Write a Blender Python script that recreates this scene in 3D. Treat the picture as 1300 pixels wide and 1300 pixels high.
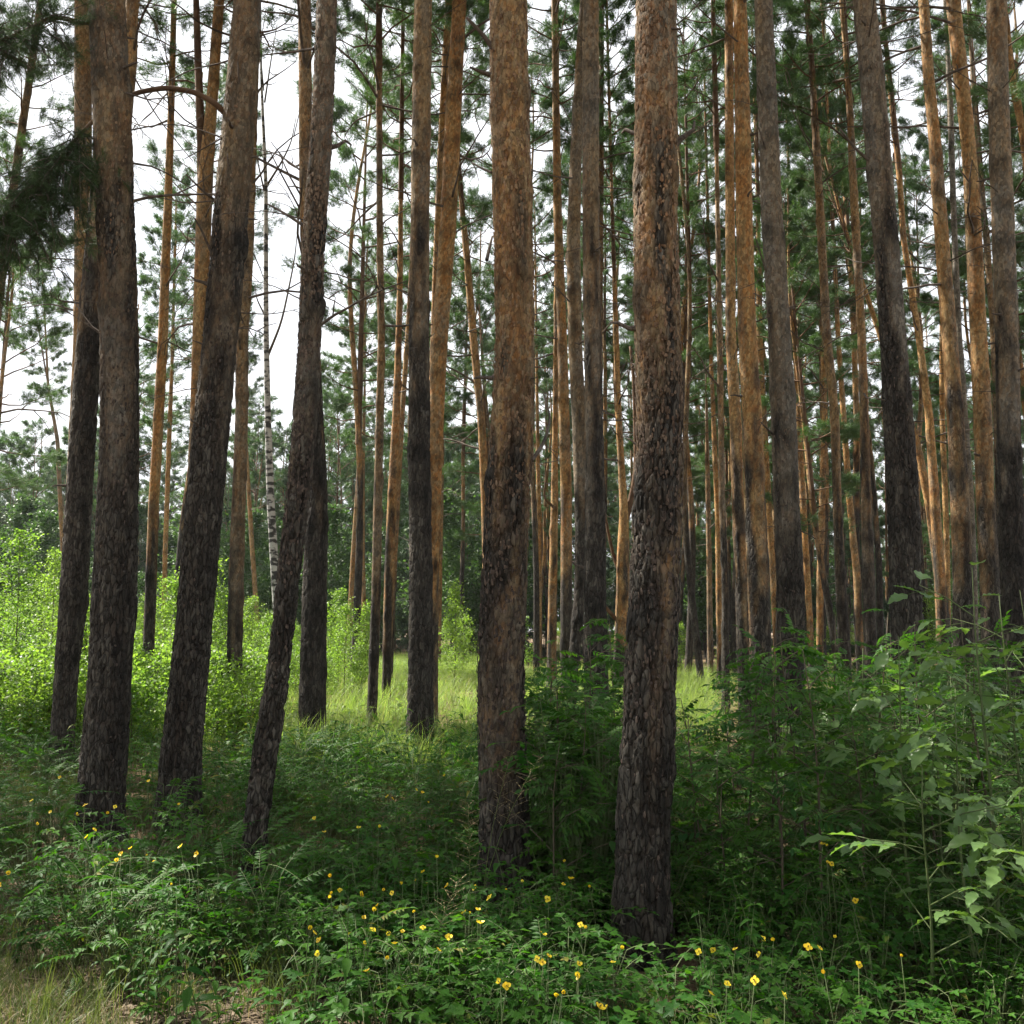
import bpy, math, random
import numpy as np
from mathutils import Vector, Matrix, Quaternion, Euler

# ------------------------------------------------------------------ camera, sky, sun, exposure
for o in list(bpy.data.objects):
    bpy.data.objects.remove(o)
scn = bpy.context.scene
COL = scn.collection
RND = random.Random(7)
NR = np.random.default_rng(7)

FPX, CX, CY, EYE = 1249.0, 650.0, 650.0, 1.55
PITCH = math.atan(150.0 / FPX)
cam = bpy.data.cameras.new('camera')
cam.sensor_width = 36.0
cam.lens = 36.0 * FPX / 1300.0
cam.clip_start = 0.05
cam.clip_end = 4000
camo = bpy.data.objects.new('camera', cam)
COL.objects.link(camo)
camo.location = (0, 0, EYE)
camo.rotation_euler = (math.radians(90) + PITCH, 0, 0)
scn.camera = camo

SUN_AZ, SUN_EL = math.radians(60), math.radians(50)      # left of the view direction, and above
SDIR = Vector((-math.sin(SUN_AZ) * math.cos(SUN_EL), math.cos(SUN_AZ) * math.cos(SUN_EL), math.sin(SUN_EL)))
w = bpy.data.worlds.new('World')
scn.world = w
w.use_nodes = True
nt = w.node_tree
bg = nt.nodes['Background']
sky = nt.nodes.new('ShaderNodeTexSky')
sky.sky_type = 'NISHITA'
sky.sun_disc = False
sky.sun_elevation = SUN_EL
sky.sun_rotation = -SUN_AZ
sky.air_density = 1.0
sky.dust_density = 2.5
sky.ozone_density = 1.0
tcw = nt.nodes.new('ShaderNodeTexCoord')
mpw = nt.nodes.new('ShaderNodeMapping')
mpw.inputs['Scale'].default_value = (1.0, 1.0, 2.6)
cln = nt.nodes.new('ShaderNodeTexNoise')
cln.inputs['Scale'].default_value = 2.2
cln.inputs['Detail'].default_value = 6
cln.inputs['Roughness'].default_value = 0.55
clr = nt.nodes.new('ShaderNodeMapRange')
clr.inputs['From Min'].default_value = 0.28
clr.inputs['From Max'].default_value = 0.55
clr.inputs['To Min'].default_value = 0.70
clr.inputs['To Max'].default_value = 0.95
mxw = nt.nodes.new('ShaderNodeMix')
mxw.data_type = 'RGBA'
mxw.inputs['B'].default_value = (8.6, 8.75, 9.0, 1)
nt.links.new(tcw.outputs['Generated'], mpw.inputs['Vector'])
nt.links.new(mpw.outputs['Vector'], cln.inputs['Vector'])
nt.links.new(cln.outputs['Fac'], clr.inputs['Value'])
nt.links.new(clr.outputs['Result'], mxw.inputs['Factor'])
nt.links.new(sky.outputs['Color'], mxw.inputs['A'])
nt.links.new(mxw.outputs['Result'], bg.inputs['Color'])
bg.inputs['Strength'].default_value = 0.05

sun = bpy.data.lights.new('sun', 'SUN')
sun.energy = 5.0
sun.angle = math.radians(0.5)
sun.color = (1.0, 0.93, 0.82)
suno = bpy.data.objects.new('sun', sun)
COL.objects.link(suno)
suno.rotation_euler = SDIR.to_track_quat('Z', 'Y').to_euler()
suno.location = (-20, 15, 30)

vs = scn.view_settings
vs.view_transform = 'Standard'
vs.look = 'None'
vs.gamma = 1.0
vs.use_curve_mapping = False
vs.exposure = 1.8
scn.render.engine = 'CYCLES'
cy = scn.cycles
cy.use_denoising = True
cy.max_bounces = 8
cy.diffuse_bounces = 4
cy.glossy_bounces = 2
cy.transmission_bounces = 5
cy.transparent_max_bounces = 4
cy.caustics_reflective = False
cy.caustics_refractive = False
cy.sample_clamp_indirect = 6.0
cy.use_adaptive_sampling = True
cy.adaptive_threshold = 0.02

# ------------------------------------------------------------------ pixel helpers (photo measured at 1300 px)
CP, SP = math.cos(PITCH), math.sin(PITCH)


def ray(px, py):
    u, v = (px - CX) / FPX, -(py - CY) / FPX
    return u, CP - SP * v, SP + CP * v


def at_depth(px, py, d):
    x, y, z = ray(px, py)
    s = d / y
    return np.array((x * s, d, EYE + z * s)), s


def at_height(px, py, z0):
    x, y, z = ray(px, py)
    s = (z0 - EYE) / z
    return np.array((x * s, y * s, z0))


# ------------------------------------------------------------------ numpy noise
def _hash(ix, iy, iz=0, seed=0):
    h = (np.asarray(ix).astype(np.int64) * 374761393 + iy.astype(np.int64) * 668265263 + np.int64(seed) * 1274126177
         + (iz.astype(np.int64) * 2147483647 if not np.isscalar(iz) else 0)) & 0xFFFFFFFF
    h = ((h ^ (h >> 13)) * 1274126177) & 0xFFFFFFFF
    h = ((h ^ (h >> 16)) * 2246822519) & 0xFFFFFFFF
    return ((h ^ (h >> 15)) & 0xFFFFFF) / float(0x1000000)


def vnoise(x, y, seed=0, wrapx=None):
    ix, iy = np.floor(x), np.floor(y)
    fx, fy = x - ix, y - iy
    fx, fy = fx * fx * (3 - 2 * fx), fy * fy * (3 - 2 * fy)

    def g(a, b):
        if wrapx:
            a = np.mod(a, wrapx)
        return _hash(a, b, 0, seed)
    a, b, c, d = g(ix, iy), g(ix + 1, iy), g(ix, iy + 1), g(ix + 1, iy + 1)
    return (a * (1 - fx) + b * fx) * (1 - fy) + (c * (1 - fx) + d * fx) * fy


def worley(x, y, wrapx, seed=0):
    ix, iy = np.floor(x), np.floor(y)
    f1 = np.full(x.shape, 9.0)
    f2 = np.full(x.shape, 9.0)
    idv = np.zeros(x.shape)
    for dx in (-1, 0, 1):
        for dy in (-1, 0, 1):
            cx, cyy = ix + dx, iy + dy
            wx = np.mod(cx, wrapx)
            jx, jy, rv = _hash(wx, cyy, 0, seed), _hash(wx, cyy, 0, seed + 11), _hash(wx, cyy, 0, seed + 23)
            d = np.hypot(cx + jx - x, cyy + jy - y)
            closer = d < f1
            f2 = np.where(closer, f1, np.minimum(f2, d))
            idv = np.where(closer, rv, idv)
            f1 = np.where(closer, d, f1)
    return f1, f2, idv


def sstep(a, b, x):
    t = np.clip((x - a) / (b - a), 0, 1)
    return t * t * (3 - 2 * t)


def gz(x, y):
    x, y = np.asarray(x, float), np.asarray(y, float)
    return 0.10 * (vnoise(x * 0.35 + 50, y * 0.35 + 50, 3) - 0.5) + 0.5 * (vnoise(x * 0.03 + 9, y * 0.03 + 9, 5) - 0.5) * sstep(18, 60, np.hypot(x, y))


# ------------------------------------------------------------------ mesh builder
class MB:
    def __init__(self):
        self.v, self.f, self.a, self.m, self.c, self.n = [], [], [], [], [], 0

    def add(self, v, f, val=0.5, mat=0, col=None):
        v = np.asarray(v, np.float32).reshape(-1, 3)
        f = np.asarray(f, np.int32).reshape(-1, 3)
        self.v.append(v)
        self.f.append(f + self.n)
        self.a.append(np.broadcast_to(np.asarray(val, np.float32), (len(v),)).copy())
        self.m.append(np.full(len(f), mat, np.int32))
        self.c.append(col)
        self.n += len(v)

    def inst(self, tmpl, B, L, vals, mat=0):
        """tmpl (verts, tris) copied with bases B (k,3,3: columns are axes) and places L (k,3)"""
        tv, tf = tmpl
        k, nv = len(L), len(tv)
        if k == 0:
            return
        v = np.einsum('kij,vj->kvi', B, tv) + L[:, None, :]
        f = (tf[None] + (np.arange(k) * nv)[:, None, None]).reshape(-1, 3)
        self.add(v.reshape(-1, 3), f, np.repeat(vals, nv), mat)

    def tube(self, P, R, n=5, val=0.5, mat=0, cap=True):
        P = np.asarray(P, float)
        R = np.broadcast_to(np.asarray(R, float), (len(P),))
        T = np.gradient(P, axis=0)
        T /= np.linalg.norm(T, axis=1)[:, None] + 1e-9
        ref = np.array((0, 0, 1.0)) if abs(T[0][2]) < 0.8 else np.array((1.0, 0, 0))
        A = np.cross(T, ref)
        A /= np.linalg.norm(A, axis=1)[:, None] + 1e-9
        Bn = np.cross(T, A)
        th = np.arange(n) * 2 * math.pi / n
        v = P[:, None] + R[:, None, None] * (np.cos(th)[None, :, None] * A[:, None] + np.sin(th)[None, :, None] * Bn[:, None])
        m = len(P)
        i = np.arange(m - 1)[:, None] * n
        j = np.arange(n)[None]
        a, b = i + j, i + (j + 1) % n
        q = np.stack([np.stack([a, b, b + n], -1), np.stack([a, b + n, a + n], -1)], -2).reshape(-1, 3)
        if cap:
            e = (m - 1) * n
            q = np.vstack([q, [[e, e + k, e + k + 1] for k in range(1, n - 1)]])
        self.add(v.reshape(-1, 3), q, val, mat)

    def mesh(self, name, mats, smooth=False, colors=None):
        me = bpy.data.meshes.new(name)
        v = np.concatenate(self.v)
        f = np.concatenate(self.f)
        me.vertices.add(len(v))
        me.vertices.foreach_set('co', v.ravel())
        me.loops.add(f.size)
        me.loops.foreach_set('vertex_index', f.ravel())
        me.polygons.add(len(f))
        me.polygons.foreach_set('loop_start', np.arange(len(f), dtype=np.int32) * 3)
        me.polygons.foreach_set('loop_total', np.full(len(f), 3, np.int32))
        for mt in mats:
            me.materials.append(mt)
        me.polygons.foreach_set('material_index', np.concatenate(self.m))
        if smooth:
            me.polygons.foreach_set('use_smooth', np.ones(len(f), bool))
        at = me.attributes.new('v', 'FLOAT', 'POINT')
        at.data.foreach_set('value', np.concatenate(self.a))
        if colors is not None:
            ca = me.attributes.new('bark', 'FLOAT_COLOR', 'POINT')
            ca.data.foreach_set('color', np.asarray(colors, np.float32).ravel())
        me.update(calc_edges=True)
        me.validate()
        return me


def link(name, me, parent=None):
    o = bpy.data.objects.new(name, me)
    COL.objects.link(o)
    if parent is not None:
        o.parent = parent
    return o


def tag(o, label=None, cat=None, group=None, kind=None):
    if label:
        o['label'] = label
    if cat:
        o['category'] = cat
    if group:
        o['group'] = group
    if kind:
        o['kind'] = kind
    return o


def thing(name, loc, label, cat, group=None):
    o = bpy.data.objects.new(name, None)
    o.empty_display_size = 0.2
    COL.objects.link(o)
    o.location = loc
    return tag(o, label, cat, group)


def basis(D, up=None, roll=None):
    """columns: side, forward, normal"""
    D = np.asarray(D, float)
    D = D / (np.linalg.norm(D, axis=1)[:, None] + 1e-9)
    U = np.broadcast_to(np.array((0, 0, 1.0)) if up is None else up, D.shape)
    S = np.cross(D, U)
    bad = np.linalg.norm(S, axis=1) < 1e-3
    S[bad] = (1, 0, 0)
    S /= np.linalg.norm(S, axis=1)[:, None]
    N = np.cross(S, D)
    if roll is not None:
        c, s = np.cos(roll)[:, None], np.sin(roll)[:, None]
        S, N = S * c + N * s, N * c - S * s
    return np.stack([S, D, N], -1)


# ------------------------------------------------------------------ materials
def new_mat(name):
    m = bpy.data.materials.new(name)
    m.use_nodes = True
    t = m.node_tree
    for n in list(t.nodes):
        t.nodes.remove(n)
    out = t.nodes.new('ShaderNodeOutputMaterial')
    return m, t, out


def leaf_mat(name, c1, c2, tr, tfac=0.4, rough=0.45, spec=0.35, tip=None):
    m, t, out = new_mat(name)
    at = t.nodes.new('ShaderNodeAttribute')
    at.attribute_name = 'v'
    oi = t.nodes.new('ShaderNodeObjectInfo')
    ad = t.nodes.new('ShaderNodeMath')
    ad.operation = 'MULTIPLY_ADD'
    ad.inputs[1].default_value = 0.35
    t.links.new(oi.outputs['Random'], ad.inputs[0])
    mu = t.nodes.new('ShaderNodeMath')
    mu.operation = 'MULTIPLY'
    mu.inputs[1].default_value = 0.65
    t.links.new(at.outputs['Fac'], mu.inputs[0])
    t.links.new(mu.outputs[0], ad.inputs[2])
    rp = t.nodes.new('ShaderNodeValToRGB')
    rp.color_ramp.elements[0].color = (*c1, 1)
    rp.color_ramp.elements[1].color = (*c2, 1)
    rp.color_ramp.elements[0].position = 0.1
    rp.color_ramp.elements[1].position = 0.85
    if tip:
        e = rp.color_ramp.elements.new(0.95)
        e.color = (*tip, 1)
    t.links.new(ad.outputs[0], rp.inputs['Fac'])
    p = t.nodes.new('ShaderNodeBsdfPrincipled')
    p.inputs['Roughness'].default_value = rough
    p.inputs['Specular IOR Level'].default_value = spec
    t.links.new(rp.outputs['Color'], p.inputs['Base Color'])
    tl = t.nodes.new('ShaderNodeBsdfTranslucent')
    mm = t.nodes.new('ShaderNodeMix')
    mm.data_type = 'RGBA'
    mm.blend_type = 'MULTIPLY'
    mm.inputs['Factor'].default_value = 1.0
    mm.inputs['B'].default_value = (*tr, 1)
    t.links.new(rp.outputs['Color'], mm.inputs['A'])
    t.links.new(mm.outputs['Result'], tl.inputs['Color'])
    mx = t.nodes.new('ShaderNodeMixShader')
    mx.inputs['Fac'].default_value = tfac
    t.links.new(p.outputs[0], mx.inputs[1])
    t.links.new(tl.outputs[0], mx.inputs[2])
    t.links.new(mx.outputs[0], out.inputs['Surface'])
    return m


def noise_mat(name, c1, c2, scale=8.0, rough=0.85, bump=0.3, bscale=60.0, stretch=(1, 1, 1), spec=0.2):
    m, t, out = new_mat(name)
    tc = t.nodes.new('ShaderNodeTexCoord')
    mp = t.nodes.new('ShaderNodeMapping')
    mp.inputs['Scale'].default_value = stretch
    t.links.new(tc.outputs['Object'], mp.inputs['Vector'])
    n1 = t.nodes.new('ShaderNodeTexNoise')
    n1.inputs['Scale'].default_value = scale
    n1.inputs['Detail'].default_value = 5
    t.links.new(mp.outputs['Vector'], n1.inputs['Vector'])
    rp = t.nodes.new('ShaderNodeValToRGB')
    rp.color_ramp.elements[0].color = (*c1, 1)
    rp.color_ramp.elements[1].color = (*c2, 1)
    rp.color_ramp.elements[0].position = 0.33
    rp.color_ramp.elements[1].position = 0.66
    t.links.new(n1.outputs['Fac'], rp.inputs['Fac'])
    p = t.nodes.new('ShaderNodeBsdfPrincipled')
    p.inputs['Roughness'].default_value = rough
    p.inputs['Specular IOR Level'].default_value = spec
    t.links.new(rp.outputs['Color'], p.inputs['Base Color'])
    n2 = t.nodes.new('ShaderNodeTexNoise')
    n2.inputs['Scale'].default_value = bscale
    n2.inputs['Detail'].default_value = 4
    t.links.new(mp.outputs['Vector'], n2.inputs['Vector'])
    bp = t.nodes.new('ShaderNodeBump')
    bp.inputs['Strength'].default_value = bump
    bp.inputs['Distance'].default_value = 0.01
    t.links.new(n2.outputs['Fac'], bp.inputs['Height'])
    t.links.new(bp.outputs['Normal'], p.inputs['Normal'])
    t.links.new(p.outputs[0], out.inputs['Surface'])
    return m


def bark_mat():
    m, t, out = new_mat('pine_bark')
    N, K = t.nodes.new, t.links.new

    def math_(op, x, y, z=None):
        q = N('ShaderNodeMath')
        q.operation = op
        for k, v in enumerate((x, y, z)):
            if v is None:
                continue
            if isinstance(v, (int, float)):
                q.inputs[k].default_value = v
            else:
                K(v, q.inputs[k])
        return q.outputs[0]

    def rng(v, a, b, c, d):
        q = N('ShaderNodeMapRange')
        K(v, q.inputs['Value'])
        for nm, x in zip(('From Min', 'From Max', 'To Min', 'To Max'), (a, b, c, d)):
            q.inputs[nm].default_value = x
        return q.outputs['Result']

    def lerp(f, a, b):
        q = N('ShaderNodeMix')
        K(f, q.inputs['Factor'])
        K(a, q.inputs['A'])
        K(b, q.inputs['B'])
        return q.outputs['Result']

    at = N('ShaderNodeAttribute')
    at.attribute_name = 'bark'
    thin = at.outputs['Alpha']
    tc = N('ShaderNodeTexCoord')
    nz = N('ShaderNodeTexNoise')
    nz.inputs['Scale'].default_value = 14
    nz.inputs['Detail'].default_value = 3
    K(tc.outputs['Object'], nz.inputs['Vector'])
    ds = N('ShaderNodeVectorMath')
    ds.operation = 'MULTIPLY_ADD'
    K(nz.outputs['Color'], ds.inputs[0])
    ds.inputs[1].default_value = (0.035, 0.035, 0.05)
    K(tc.outputs['Object'], ds.inputs[2])

    def vor(feature, scale, zs):
        mp = N('ShaderNodeMapping')
        mp.inputs['Scale'].default_value = (1, 1, zs)
        K(ds.outputs[0], mp.inputs['Vector'])
        v = N('ShaderNodeTexVoronoi')
        v.feature = feature
        v.inputs['Scale'].default_value = scale
        K(mp.outputs[0], v.inputs['Vector'])
        return v
    va = vor('DISTANCE_TO_EDGE', 36, 0.26)
    vac = vor('F1', 36, 0.26)
    vb = vor('DISTANCE_TO_EDGE', 40, 0.50)
    vbc = vor('F1', 40, 0.50)
    fine = N('ShaderNodeTexNoise')
    fine.inputs['Scale'].default_value = 120
    fine.inputs['Detail'].default_value = 5
    fine.inputs['Roughness'].default_value = 0.75
    mpf = N('ShaderNodeMapping')
    mpf.inputs['Scale'].default_value = (1, 1, 0.35)
    K(tc.outputs['Object'], mpf.inputs['Vector'])
    K(mpf.outputs[0], fine.inputs['Vector'])

    def rnd(v):
        q = N('ShaderNodeSeparateColor')
        K(v.outputs['Color'], q.inputs[0])
        return q.outputs[0]
    ra, rbb = rnd(vac), rnd(vbc)
    ridge = rng(va.outputs['Distance'], 0.0, 0.14, 0.0, 1.0)
    crack = rng(vb.outputs['Distance'], 0.0, 0.05, 0.0, 1.0)
    lowf = math_('MULTIPLY', rng(ridge, 0, 1, 0.45, 1.1), rng(ra, 0, 1, 0.55, 1.5))
    upf = math_('MULTIPLY', rng(crack, 0, 1, 0.55, 1.05), rng(rbb, 0, 1, 0.62, 1.42))
    f = lerp(thin, lowf, upf)
    f = math_('MULTIPLY', f, rng(fine.outputs['Fac'], 0.25, 0.75, 0.6, 1.4))
    mm = N('ShaderNodeMix')
    mm.data_type = 'RGBA'
    mm.blend_type = 'MULTIPLY'
    mm.inputs['Factor'].default_value = 1
    K(at.outputs['Color'], mm.inputs['A'])
    K(f, mm.inputs['B'])
    p = N('ShaderNodeBsdfPrincipled')
    p.inputs['Roughness'].default_value = 0.85
    p.inputs['Specular IOR Level'].default_value = 0.25
    K(mm.outputs['Result'], p.inputs['Base Color'])
    hl = math_('MULTIPLY_ADD', ridge, 0.8, math_('MULTIPLY', ra, 0.5))
    hu = math_('MULTIPLY_ADD', crack, 0.25, math_('MULTIPLY', rbb, 0.65))
    h = math_('MULTIPLY_ADD', fine.outputs['Fac'], 0.45, lerp(thin, hl, hu))
    bp = N('ShaderNodeBump')
    bp.inputs['Strength'].default_value = 0.9
    bp.inputs['Distance'].default_value = 0.014
    K(h, bp.inputs['Height'])
    K(bp.outputs['Normal'], p.inputs['Normal'])
    K(p.outputs[0], out.inputs['Surface'])
    return m


M_BARK = bark_mat()
M_DEAD = noise_mat('dead_wood', (0.045, 0.036, 0.03), (0.13, 0.105, 0.085), 14, 0.9, 0.3, 80, (1, 1, 1))
M_LIMB = noise_mat('limb_bark', (0.06, 0.036, 0.022), (0.14, 0.085, 0.05), 6, 0.9)
M_STEM = noise_mat('green_stem', (0.05, 0.075, 0.025), (0.09, 0.12, 0.045), 20, 0.6)
M_TWIG = noise_mat('sapling_twig', (0.05, 0.04, 0.03), (0.11, 0.09, 0.06), 20, 0.8)
M_NEEDLE = leaf_mat('pine_needles', (0.036, 0.074, 0.032), (0.082, 0.135, 0.050), (1.1, 1.4, 0.6), 0.32, 0.5, 0.3)
M_NEEDLE_DARK = leaf_mat('dark_pine_needles', (0.030, 0.058, 0.026), (0.066, 0.105, 0.042), (1.0, 1.2, 0.6), 0.22, 0.55, 0.25)  # pine needles in a darker, less translucent green, for the bough sprays
M_SPRUCE = leaf_mat('spruce_needles', (0.022, 0.045, 0.028), (0.05, 0.085, 0.04), (1.0, 1.3, 0.6), 0.2, 0.55, 0.25)
M_BIRCHLEAF = leaf_mat('young_birch_leaves', (0.085, 0.17, 0.03), (0.18, 0.27, 0.055), (1.5, 1.6, 0.7), 0.55, 0.45, 0.3)
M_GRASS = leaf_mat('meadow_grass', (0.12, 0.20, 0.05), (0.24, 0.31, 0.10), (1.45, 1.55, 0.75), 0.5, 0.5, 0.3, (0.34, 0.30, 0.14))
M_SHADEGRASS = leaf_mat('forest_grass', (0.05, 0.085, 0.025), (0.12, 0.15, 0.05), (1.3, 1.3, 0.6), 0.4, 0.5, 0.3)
M_DRYGRASS = leaf_mat('dry_grass', (0.16, 0.125, 0.065), (0.30, 0.24, 0.13), (1.0, 1.0, 0.8), 0.3, 0.6, 0.3)
M_HERB = leaf_mat('herb_leaves', (0.014, 0.062, 0.009), (0.052, 0.130, 0.018), (1.3, 1.5, 0.45), 0.42, 0.5, 0.14, (0.16, 0.15, 0.035))
M_CELAND = leaf_mat('celandine_leaves', (0.016, 0.072, 0.010), (0.060, 0.150, 0.020), (1.3, 1.5, 0.45), 0.42, 0.5, 0.14, (0.17, 0.17, 0.04))
M_ROWAN = leaf_mat('rowan_leaves', (0.016, 0.066, 0.013), (0.068, 0.152, 0.026), (1.35, 1.5, 0.45), 0.45, 0.5, 0.2)
M_BOXELDER = leaf_mat('broad_leaves', (0.065, 0.145, 0.045), (0.155, 0.25, 0.085), (1.35, 1.45, 0.5), 0.45, 0.36, 0.5)  # green lightened so the leaf colour carries the pale sheen of reflected sky
M_LITTER = leaf_mat('fallen_litter', (0.075, 0.052, 0.034), (0.21, 0.165, 0.115), (1, 1, 1), 0.15, 0.8, 0.2)


def petal_mat():
    m, t, out = new_mat('yellow_petal')
    p = t.nodes.new('ShaderNodeBsdfPrincipled')
    oi = t.nodes.new('ShaderNodeObjectInfo')
    rp = t.nodes.new('ShaderNodeValToRGB')
    rp.color_ramp.elements[0].color = (0.82, 0.56, 0.02, 1)
    rp.color_ramp.elements[1].color = (0.86, 0.72, 0.04, 1)
    t.links.new(oi.outputs['Random'], rp.inputs['Fac'])
    p.inputs['Roughness'].default_value = 0.5
    t.links.new(rp.outputs['Color'], p.inputs['Base Color'])
    tl = t.nodes.new('ShaderNodeBsdfTranslucent')
    t.links.new(rp.outputs['Color'], tl.inputs['Color'])
    mx = t.nodes.new('ShaderNodeMixShader')
    mx.inputs['Fac'].default_value = 0.4
    t.links.new(p.outputs[0], mx.inputs[1])
    t.links.new(tl.outputs[0], mx.inputs[2])
    t.links.new(mx.outputs[0], out.inputs['Surface'])
    return m


M_PETAL = petal_mat()


def birch_mat():
    m, t, out = new_mat('birch_bark')
    tc = t.nodes.new('ShaderNodeTexCoord')
    mp = t.nodes.new('ShaderNodeMapping')
    mp.inputs['Scale'].default_value = (3.5, 3.5, 7.0)
    t.links.new(tc.outputs['Object'], mp.inputs['Vector'])
    n = t.nodes.new('ShaderNodeTexNoise')
    n.inputs['Scale'].default_value = 1.6
    n.inputs['Detail'].default_value = 4
    t.links.new(mp.outputs['Vector'], n.inputs['Vector'])
    rp = t.nodes.new('ShaderNodeValToRGB')
    rp.color_ramp.elements[0].color = (0.03, 0.028, 0.026, 1)
    rp.color_ramp.elements[1].color = (0.42, 0.41, 0.385, 1)
    rp.color_ramp.elements[0].position = 0.43
    rp.color_ramp.elements[1].position = 0.52
    t.links.new(n.outputs['Fac'], rp.inputs['Fac'])
    p = t.nodes.new('ShaderNodeBsdfPrincipled')
    p.inputs['Roughness'].default_value = 0.7
    t.links.new(rp.outputs['Color'], p.inputs['Base Color'])
    t.links.new(p.outputs[0], out.inputs['Surface'])
    return m


M_BIRCH = birch_mat()


def ground_mat():
    m, t, out = new_mat('forest_floor')
    tc = t.nodes.new('ShaderNodeTexCoord')
    n1 = t.nodes.new('ShaderNodeTexNoise')
    n1.inputs['Scale'].default_value = 1.1
    n1.inputs['Detail'].default_value = 7
    n1.inputs['Roughness'].default_value = 0.62
    t.links.new(tc.outputs['Object'], n1.inputs['Vector'])
    rp = t.nodes.new('ShaderNodeValToRGB')
    e = rp.color_ramp.elements
    e[0].position, e[0].color = 0.30, (0.055, 0.036, 0.022, 1)
    e[1].position, e[1].color = 0.72, (0.24, 0.175, 0.10, 1)
    x = e.new(0.5)
    x.color = (0.12, 0.085, 0.05, 1)
    t.links.new(n1.outputs['Fac'], rp.inputs['Fac'])
    n2 = t.nodes.new('ShaderNodeTexNoise')
    n2.inputs['Scale'].default_value = 55
    n2.inputs['Detail'].default_value = 6
    n2.inputs['Roughness'].default_value = 0.75
    t.links.new(tc.outputs['Object'], n2.inputs['Vector'])
    mr = t.nodes.new('ShaderNodeMapRange')
    mr.inputs['From Min'].default_value = 0.3
    mr.inputs['From Max'].default_value = 0.7
    mr.inputs['To Min'].default_value = 0.45
    mr.inputs['To Max'].default_value = 1.5
    t.links.new(n2.outputs['Fac'], mr.inputs['Value'])
    mm = t.nodes.new('ShaderNodeMix')
    mm.data_type = 'RGBA'
    mm.blend_type = 'MULTIPLY'
    mm.inputs['Factor'].default_value = 1
    t.links.new(rp.outputs['Color'], mm.inputs['A'])
    t.links.new(mr.outputs['Result'], mm.inputs['B'])
    p = t.nodes.new('ShaderNodeBsdfPrincipled')
    p.inputs['Roughness'].default_value = 0.95
    p.inputs['Specular IOR Level'].default_value = 0.1
    t.links.new(mm.outputs['Result'], p.inputs['Base Color'])
    bp = t.nodes.new('ShaderNodeBump')
    bp.inputs['Strength'].default_value = 0.8
    bp.inputs['Distance'].default_value = 0.02
    t.links.new(n2.outputs['Fac'], bp.inputs['Height'])
    t.links.new(bp.outputs['Normal'], p.inputs['Normal'])
    t.links.new(p.outputs[0], out.inputs['Surface'])
    return m


# ------------------------------------------------------------------ ground
def build_ground():
    g = np.concatenate([-np.geomspace(1500, 12, 24), np.linspace(-11.5, 11.5, 93), np.geomspace(12, 1500, 24)])
    X, Y = np.meshgrid(g, g + 8.0, indexing='ij')
    Z = gz(X, Y)
    n = len(g)
    i, j = np.meshgrid(np.arange(n - 1), np.arange(n - 1), indexing='ij')
    a = (i * n + j).ravel()
    f = np.concatenate([np.stack([a, a + n, a + n + 1], -1), np.stack([a, a + n + 1, a + 1], -1)])
    mb = MB()
    mb.add(np.stack([X, Y, Z], -1).reshape(-1, 3), f)
    o = link('ground', mb.mesh('ground', [ground_mat()], True))
    tag(o, 'brown forest floor of soil, dry needles and dead grass under the pines', 'ground', None, 'structure')


build_ground()

# ------------------------------------------------------------------ needle tufts and crowns
def needle_template(seed, n, length, width, spread):
    r = np.random.default_rng(seed)
    V, F = [], []
    for k in range(n):
        az = r.uniform(0, 2 * math.pi)
        pol = r.uniform(0.25, 1.0) * spread
        d = np.array((math.sin(pol) * math.cos(az), math.cos(pol), math.sin(pol) * math.sin(az)))
        s = np.cross(d, r.normal(size=3))
        s /= np.linalg.norm(s)
        o = np.array((0, r.uniform(-0.05, 0.06), 0)) * (length / 0.1)
        L = length * r.uniform(0.7, 1.15)
        V += [o - s * width / 2, o + s * width / 2, o + d * L]
        F.append((3 * k, 3 * k + 1, 3 * k + 2))
    return np.array(V), np.array(F)


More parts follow.
